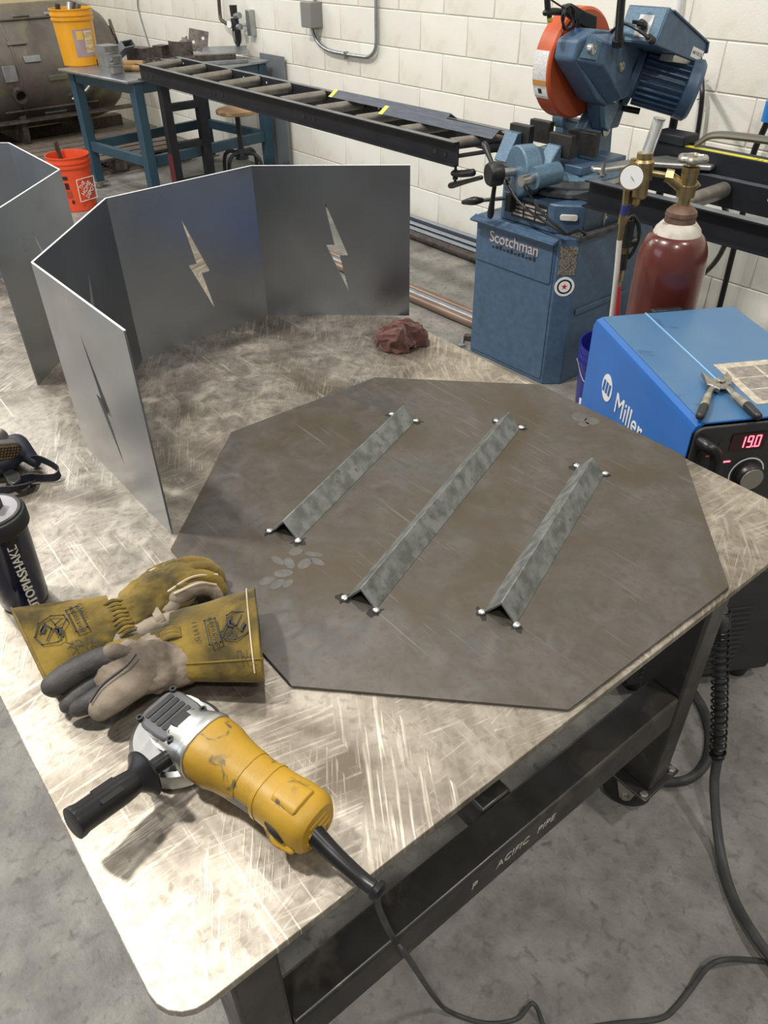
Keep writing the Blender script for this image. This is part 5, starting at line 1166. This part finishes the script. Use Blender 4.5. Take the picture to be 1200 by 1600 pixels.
plate_piece('flat_plate', 'large pale steel sheet lying on the workbench nearest the wall', 352, 90, .05, .34, .30, .008, 1.0, .05, 0, 'scraplight')
plate_piece('flat_plate', 'dark plate under the pale sheet on the workbench', 324, 93, .02, .36, .16, .012, 1.15)
plate_piece('channel_offcut', 'dark channel offcut at the right end of the workbench scrap', 338, 98, .03, .30, .06, .05, 1.1)
plate_piece('channel_offcut', 'flat grey bar along the right edge of the workbench', 352, 100, .012, .34, .06, .02, 1.25, m_='scraplight')
plate_piece('round_bar', 'grey rod lying across the middle of the workbench', 278, 99, .013, .30, .025, .025, .6, m_='scraplight')
# stool
st_ = Zp(364, 172, .60); st_ = V(st_.x, st_.y + .03, 0)
so = thing('shop_stool', 'round wooden stool on a black iron base under the conveyor', 'stool', st_)
part('seat', so, mat('worn_wood', (.36, .22, .11), (.28, .165, .08), rough=.55, scale=5, stretch=(1, 9, 1)), lathe([(.14, .575), (.15, .58), (.15, .598), (.145, .603)], st_, n=40))
part('screw_post', so, M['blackpaint'], cyl(st_ + V(0, 0, .30), st_ + V(0, 0, .578), .018, n=12), lathe([(.05, .27), (.035, .34)], st_, n=16))
for k in range(4):
    q = .4 + k * PI / 2; d_ = V(math.cos(q), math.sin(q), 0)
    part('leg', so, M['blackpaint'], tube([st_ + d_ * .03 + V(0, 0, .31), st_ + d_ * .12 + V(0, 0, .31), st_ + d_ * .17 + V(0, 0, .24), st_ + d_ * .185 + V(0, 0, .0)], .014, n=10)); part('foot', so, M['blackpaint'], lathe([(.03, 0), (.02, .02)], st_ + d_ * .185, n=12))
# sheet leaning at the wall, pallet, tank
solo('steel_sheet', 'grey steel sheet leaning upright against the block wall behind the stool', 'steel sheet', mat('bluish_sheet', (.26, .29, .31), (.22, .245, .26), rough=.45, metal=.5, scale=6), xf(box(-5.14, -4.80, -.003, .003, 0, .86), place((0, 2.845, 0), 0, -.03)))
M['pallet'] = mat('weathered_wood', (.16, .125, .10), (.10, .08, .065), rough=.85, scale=6, stretch=(1, 6, 6), bump=.4, bscale=40)
pa = thing('wood_pallet', 'weathered grey wooden pallet on the floor behind the orange bucket', 'pallet', (-6.15, 1.9, 0))
for k in range(6): part('plank', pa, M['pallet'], box(-6.88 + k * .165, -6.88 + k * .165 + .13, 1.25, 2.55, .105, .125), bevel=.003)
for y in (1.27, 1.85, 2.43): part('runner', pa, M['pallet'], box(-6.88, -5.92, y, y + .09, .02, .105), bevel=.003)
for k in range(3): part('base_board', pa, M['pallet'], box(-6.88 + k * .40, -6.74 + k * .40, 1.25, 2.55, 0, .02))
M['tank'] = mat('raw_tank_steel', (.20, .18, .16), (.125, .112, .10), rough=.42, metal=.6, scale=4, detail=7, c3=(.24, .24, .14), s3=3.2, lo3=.58, hi3=.70, rvar=.1)
tk = thing('pressure_tank', 'big raw steel pressure tank lying on a timber skid at the far left', 'tank', (-7.45, 1.6, 0))
tc0, tr = V(-7.45, .3, .655), .48
part('shell', tk, M['tank'], lathe([(.10, -.16), (.28, -.13), (.40, -.07), (tr, 0), (tr, 2.02), (.45, 2.15), (.38, 2.25), (.24, 2.32), (.08, 2.35)], tc0, (0, 1, 0), n=64))
for y in (1.58, .35): part('hoop_weld', tk, M['tank'], lathe([(tr, -.012), (tr + .010, -.006), (tr + .010, .006), (tr, .012)], V(tc0.x, y, tc0.z), (0, 1, 0), n=64, cap=(False, False)))
def tp(y, a, r=0): return V(tc0.x + (tr + r) * math.cos(a), y, tc0.z + (tr + r) * math.sin(a))
for a in (.92, -.62): part('seam_bar', tk, M['tank'], bar(tp(1.40, a, .006), tp(2.25, a, .006), .03, .012))
part('base_flange', tk, M['scrap'], box(-7.08, -6.98, .5, 2.6, .285, .305)); 
for y, a, r_, l in ((1.53, -.28, .060, .09), (1.40, .62, .085, .05)): part('nozzle', tk, M['scrap'], ring(tp(y, a, -.01), tp(y, a, 1) - tp(y, a), r_ * .72, r_, l, 24)); part('nozzle_bore', tk, M['black'], lathe([(r_ * .72, 0), (r_ * .72, .02)], tp(y, a, .0), tp(y, a, 1) - tp(y, a), n=24))
part('end_flange', tk, M['scrap'], lathe([(.10, 0), (.10, .08), (.15, .085), (.15, .11), (.02, .11)], V(-7.45, 2.60, .80), (.35, .9, .15), n=32))
for k, (y, a, w_, h2) in enumerate(((1.64, .48, .16, .03), (1.72, .22, .14, .05), (1.50, .03, .11, .12), (1.78, .98, .14, .03), (2.05, .98, .12, .03), (1.85, -.75, .2, .02), (1.9, -.1, .16, .04))): part('lug', tk, M['scraplight'] if k % 3 else M['tank'], xf(box(-w_ / 2, w_ / 2, -h2 / 2, h2 / 2, 0, .018), basis(tp(y, a), (0, 1, 0), (-math.sin(a), 0, math.cos(a)), (math.cos(a), 0, math.sin(a)))), bevel=.003)
part('pipe_run', tk, M['scraplight'], tube([tp(2.0, -.50, .02), tp(2.12, -.35, .04), tp(2.22, -.15, .04), tp(2.28, .0, .03)], .014, n=8))
for y in (.7, 1.5, 2.1): part('saddle', tk, M['scrap'], prism([(-7.85, .10), (-7.05, .10), (-7.0, .34), (-7.2, .27), (-7.45, .19), (-7.7, .27), (-7.9, .34)], y, y + .05, lambda u, v_, t: V(u, t, v_)))
part('skid_timber', tk, M['pallet'], box(-7.12, -6.96, .3, 2.75, .0, .10), bevel=.006); part('skid_timber', tk, M['pallet'], box(-7.94, -7.78, .3, 2.75, .0, .10), bevel=.006)
# ------------------------------------------------------------------ things on and along the wall
W0 = WY
M['galv'] = mat('galvanised_conduit', (.42, .43, .44), (.34, .35, .36), rough=.35, metal=.85, scale=20)
ds = thing('switch_enclosure', 'small grey electrical box with conduit loop on the block wall', 'electrical box', (-4.42, W0, 1.1))
bxp = Yp(486, 20, W0 - .05)
part('box_body', ds, mat('grey_enclosure', (.20, .20, .19), rough=.45), box(bxp.x - .055, bxp.x + .065, W0 - .10, W0, bxp.z - .085, bxp.z + .065), bevel=.004)
part('box_cover', ds, mat('pale_enclosure', (.42, .44, .45), rough=.45), box(bxp.x - .062, bxp.x - .052, W0 - .098, W0 - .01, bxp.z - .08, bxp.z + .06), bevel=.002)
part('box_decal', ds, mat('orange_decal', (.60, .28, .08), rough=.5), box(bxp.x - .064, bxp.x - .0615, W0 - .085, W0 - .045, bxp.z - .05, bxp.z + .01))
wy = W0 - .025
cp = [V(bxp.x + .02, wy, bxp.z - .085)] + [Yp(*p, wy) for p in ((488, 45), (496, 65), (512, 78), (535, 84), (560, 88), (575, 89), (584, 82), (588, 68), (588, 30), (588, -10), (588, -60))]
part('conduit', ds, M['galv'], tube(cp, .0125, n=12)); part('conduit', ds, M['galv'], cyl(V(bxp.x + .02, wy, bxp.z + .06), V(bxp.x + .02, wy, 2.6), .0125, n=12)); part('conduit', ds, M['galv'], cyl(V(Yp(588, -60, wy).x, wy, Yp(588, -60, wy).z), V(Yp(588, -60, wy).x, wy, 2.6), .0125, n=12))
part('pipe_clip', ds, M['galv'], xf(box(-.008, .008, -.016, .012, -.022, .022), place(Yp(541, 86, wy - .002))))
# air regulator on the wall
ar = thing('air_regulator', 'black air-line regulator with gauge on the block wall above the workbench', 'regulator', (-5.5, W0, .95))
ap = lambda px, py: Yp(px, py, W0 - .09)
part('filter_bowl', ar, M['blackpl'], lathe([(.012, -.01), (.028, .02), (.034, .05), (.034, .14)], ap(372, 70), (0, 0, 1), n=20)); part('bowl_glass', ar, M['galv'], box(ap(372, 60).x - .008, ap(372, 60).x + .008, W0 - .128, W0 - .12, ap(372, 60).z - .02, ap(372, 60).z + .05))
part('regulator_core', ar, M['blackpl'], cyl(ap(370, 48), ap(366, 28), .030, n=18)); part('adjust_knob', ar, M['blackpl'], cyl(ap(366, 26), ap(364, 8), .026, .030, n=18))
part('mount_plate', ar, M['galv'], box(ap(378, 40).x + .0, ap(378, 40).x + .06, W0 - .05, W0, ap(378, 40).z - .07, ap(378, 40).z + .10), bevel=.004); part('bracket', ar, M['galv'], cyl(ap(366, 25) + V(.02, 0, 0), ap(374, 24), .022, n=12), cyl(ap(368, 42) + V(.02, 0, 0), ap(376, 42), .022, n=12))
g_ = ap(358, 38); part('gauge', ar, M['galv'], lathe([(.028, -.02), (.030, .0)], g_, (.3, -1, .1), n=24)); part('gauge_face', ar, M['white'], lathe([(.026, 0), (.026, .002)], g_, (.3, -1, .1), n=24))
part('inlet_pipe', ar, M['scrap'], tube([Yp(341, -30, W0 - .06), Yp(342, 0, W0 - .06), Yp(344, 24, W0 - .06), Yp(346, 31, W0 - .07), ap(356, 38)], .014, n=10)); part('inlet_pipe', ar, M['scrap'], cyl(Yp(341, -30, W0 - .06), V(Yp(341, -30, W0 - .06).x, W0 - .06, 2.4), .014, n=10))
# loose cable loop on the wall at upper left
solo('wall_cable', 'thin grey cable hanging down the wall behind the tank', 'cable', M['galv'], tube([Yp(217, -25, W0 - .008), Yp(215, 6, W0 - .008), Yp(219, 25, W0 - .008), Yp(227, 52, W0 - .008), Yp(236, 80, W0 - .008)], .006, n=6))
# conduit, cables and plug right of the saw
solo('wall_conduit', 'white conduit running up the block wall behind the saw motor', 'conduit', mat('white_conduit', (.66, .66, .65), rough=.4), tube([Yp(1068, -60, W0 - .03), Yp(1063, 0, W0 - .03), Yp(1056, 50, W0 - .03), Yp(1066, 104, W0 - .03), Yp(1082, 104, W0 - .03), Yp(1094, 118, W0 - .03), Yp(1094, 150, W0 - .03), Yp(1084, 215, W0 - .03), Yp(1078, 260, W0 - .03)], .012, n=10))
sc_ = thing('saw_power_cable', 'black power cable tied along the conduit right of the saw motor', 'cable', Yp(1090, 240, W0 - .05))
part('cable', sc_, M['rubber'], tube([Xp(1092, 92, -1.0), Yp(1095, 100, 2.6), Yp(1096, 118, W0 - .055), Yp(1097, 150, W0 - .055), Yp(1092, 195, W0 - .055), Yp(1084, 240, W0 - .055), Yp(1080, 270, W0 - .055)], .011, n=10))
for p in ((1093, 108), (1093, 154), (1084, 213)): part('cable_tie', sc_, M['black'], bar(Yp(p[0] - 4, p[1] + 2, W0 - .055), Yp(p[0] + 5, p[1] - 1, W0 - .055), .004, .004))
solo('black_post', 'black upright tube behind the conveyor below the saw motor', 'post', M['rail'], cyl(V(-1.16, 2.42, 0), V(-1.16, 2.42, 1.12), .017, n=14))
pc = thing('plug_cable', 'black cable with a bright blue plug at the right edge by the wall', 'cable', Yp(1175, 245, W0 - .05))
part('cable', pc, M['rubber'], tube([Yp(1199, 190, W0 - .06), Yp(1190, 210, W0 - .06), Yp(1180, 232, W0 - .06), Yp(1174, 255, W0 - .06), Yp(1168, 300, W0 - .06), V(Yp(1160, 340, W0 - .06).x, W0 - .06, .3), V(Yp(1160, 340, W0 - .06).x, W0 - .05, 0.011)], .014, n=10))
part('plug', pc, mat('bright_blue_plug', (.03, .22, .62), rough=.35), cyl(Yp(1197, 190, W0 - .06), Yp(1207, 158, W0 - .06), .022, .026, n=16))
solo('black_hose', 'black hose sagging below the right-hand conveyor', 'hose', M['rubber'], tube([V(-.72, 2.1, .86), Yp(1138, 360, 2.35), Yp(1130, 388, 2.45), Yp(1115, 412, 2.55), Yp(1095, 430, 2.65), Yp(1070, 442, 2.7), V(-1.05, 2.75, .011), V(-.9, 2.7, .011)], .012, n=10))
# air filter and red hose between saw and cylinder
af = thing('air_filter', 'black air filter with brass fittings and red hose left of the gas cylinder', 'regulator', V(-.66, 1.42, 0))
ac = V(-.56, 1.36, 0); an_ = towards(ac)
A_ = lambda px, py: Pp(px, py, ac, an_)
part('filter_body', af, M['blackpl'], cyl(A_(983, 343), A_(978, 385), .020, n=16), cyl(A_(975, 395), A_(972, 420), .016, n=14)); part('side_knob', af, M['blackpl'], cyl(A_(984, 378), A_(996, 377), .014, n=14))
part('brass_fitting', af, M['brass'], cyl(A_(977, 380), A_(974, 400), .015, n=6), cyl(A_(971, 420), A_(968, 438), .010, n=6), cyl(A_(968, 438), A_(967, 447), .006, n=8))
part('red_hose', af, mat('red_hose', (.36, .02, .025), rough=.4), tube([A_(967, 447), A_(965, 480), A_(962, 520), V(-.56, 1.36, .3), V(-.54, 1.36, .008)], .0085, n=10))
part('black_lead', af, M['rubber'], tube([A_(983, 343), A_(990, 338), A_(997, 350), A_(998, 372), A_(990, 392), A_(981, 404)], .006, n=8))
# stock on the floor along the wall and beside the table
M['bright'] = mat('bright_flat_bar', (.42, .47, .54), (.34, .38, .44), rough=.28, metal=.9, scale=8, stretch=(1, 6, 6))
M['rustpipe'] = mat('brown_pipe', (.20, .135, .10), (.28, .20, .15), rough=.4, metal=.6, scale=6, stretch=(1, 4, 4))
for k, (y0, y1, h, m_, lb_) in enumerate(((2.80, 2.80, .05, 'bright', 'bright square bar on the floor tight against the block wall'), (2.735, 2.725, .035, 'bright', 'flat bright bar on the floor, second from the wall'), (2.68, 2.655, .03, 'bright', 'thin bright bar on the floor, third from the wall'))):
    solo('bar_stock', lb_, 'steel bar', M[m_], bar(V(-4.4, y0, h / 2 + .0005), V(-1.66, y1, h / 2 + .0005), .042, h), group='bright bars along the wall', bevel=.002)
solo('dark_pipe', 'dark pipe on the floor in front of the bright bars by the wall', 'pipe', M['scrap'], cyl(V(-4.4, 2.60, .0255), V(-2.0, 2.56, .0255), .025, n=16))
for k, (y, r, m_, lb_) in enumerate(((1.985, .021, 'rustpipe', 'rust-brown pipe on the floor, farthest from the table of three'), (1.935, .021, 'scraplight', 'grey pipe on the floor between two brown pipes'), (1.885, .024, 'rustpipe', 'brown pipe on the floor, nearest the table of three'))):
    solo('floor_pipe', lb_, 'pipe', M[m_], cyl(V(-4.2, y - .03, r + .0005), V(-1.66, y, r + .0005), r, n=18), group='three pipes beside the saw cabinet')
for k, (px, py, L, w_, rz, lb_) in enumerate(((733, 530, .05, .028, .5, 'square tube offcut on the floor by the saw cabinet foot'), (722, 535, .06, .012, 2.3, 'pale steel strip on the floor by the saw cabinet foot'), (728, 543, .03, .02, 1.1, 'small nut lying on the floor in front of the saw cabinet'))):
    c = Zp(px, py, .006); solo('steel_offcut', lb_, 'offcut', M['scraplight'] if k else M['scrap'], xf(box(-L / 2, L / 2, -w_ / 2, w_ / 2, 0, .012 if k else .028), place(V(min(c.x, -1.63), c.y, .0), rz)), group='offcuts on the floor by the saw', bevel=.001)
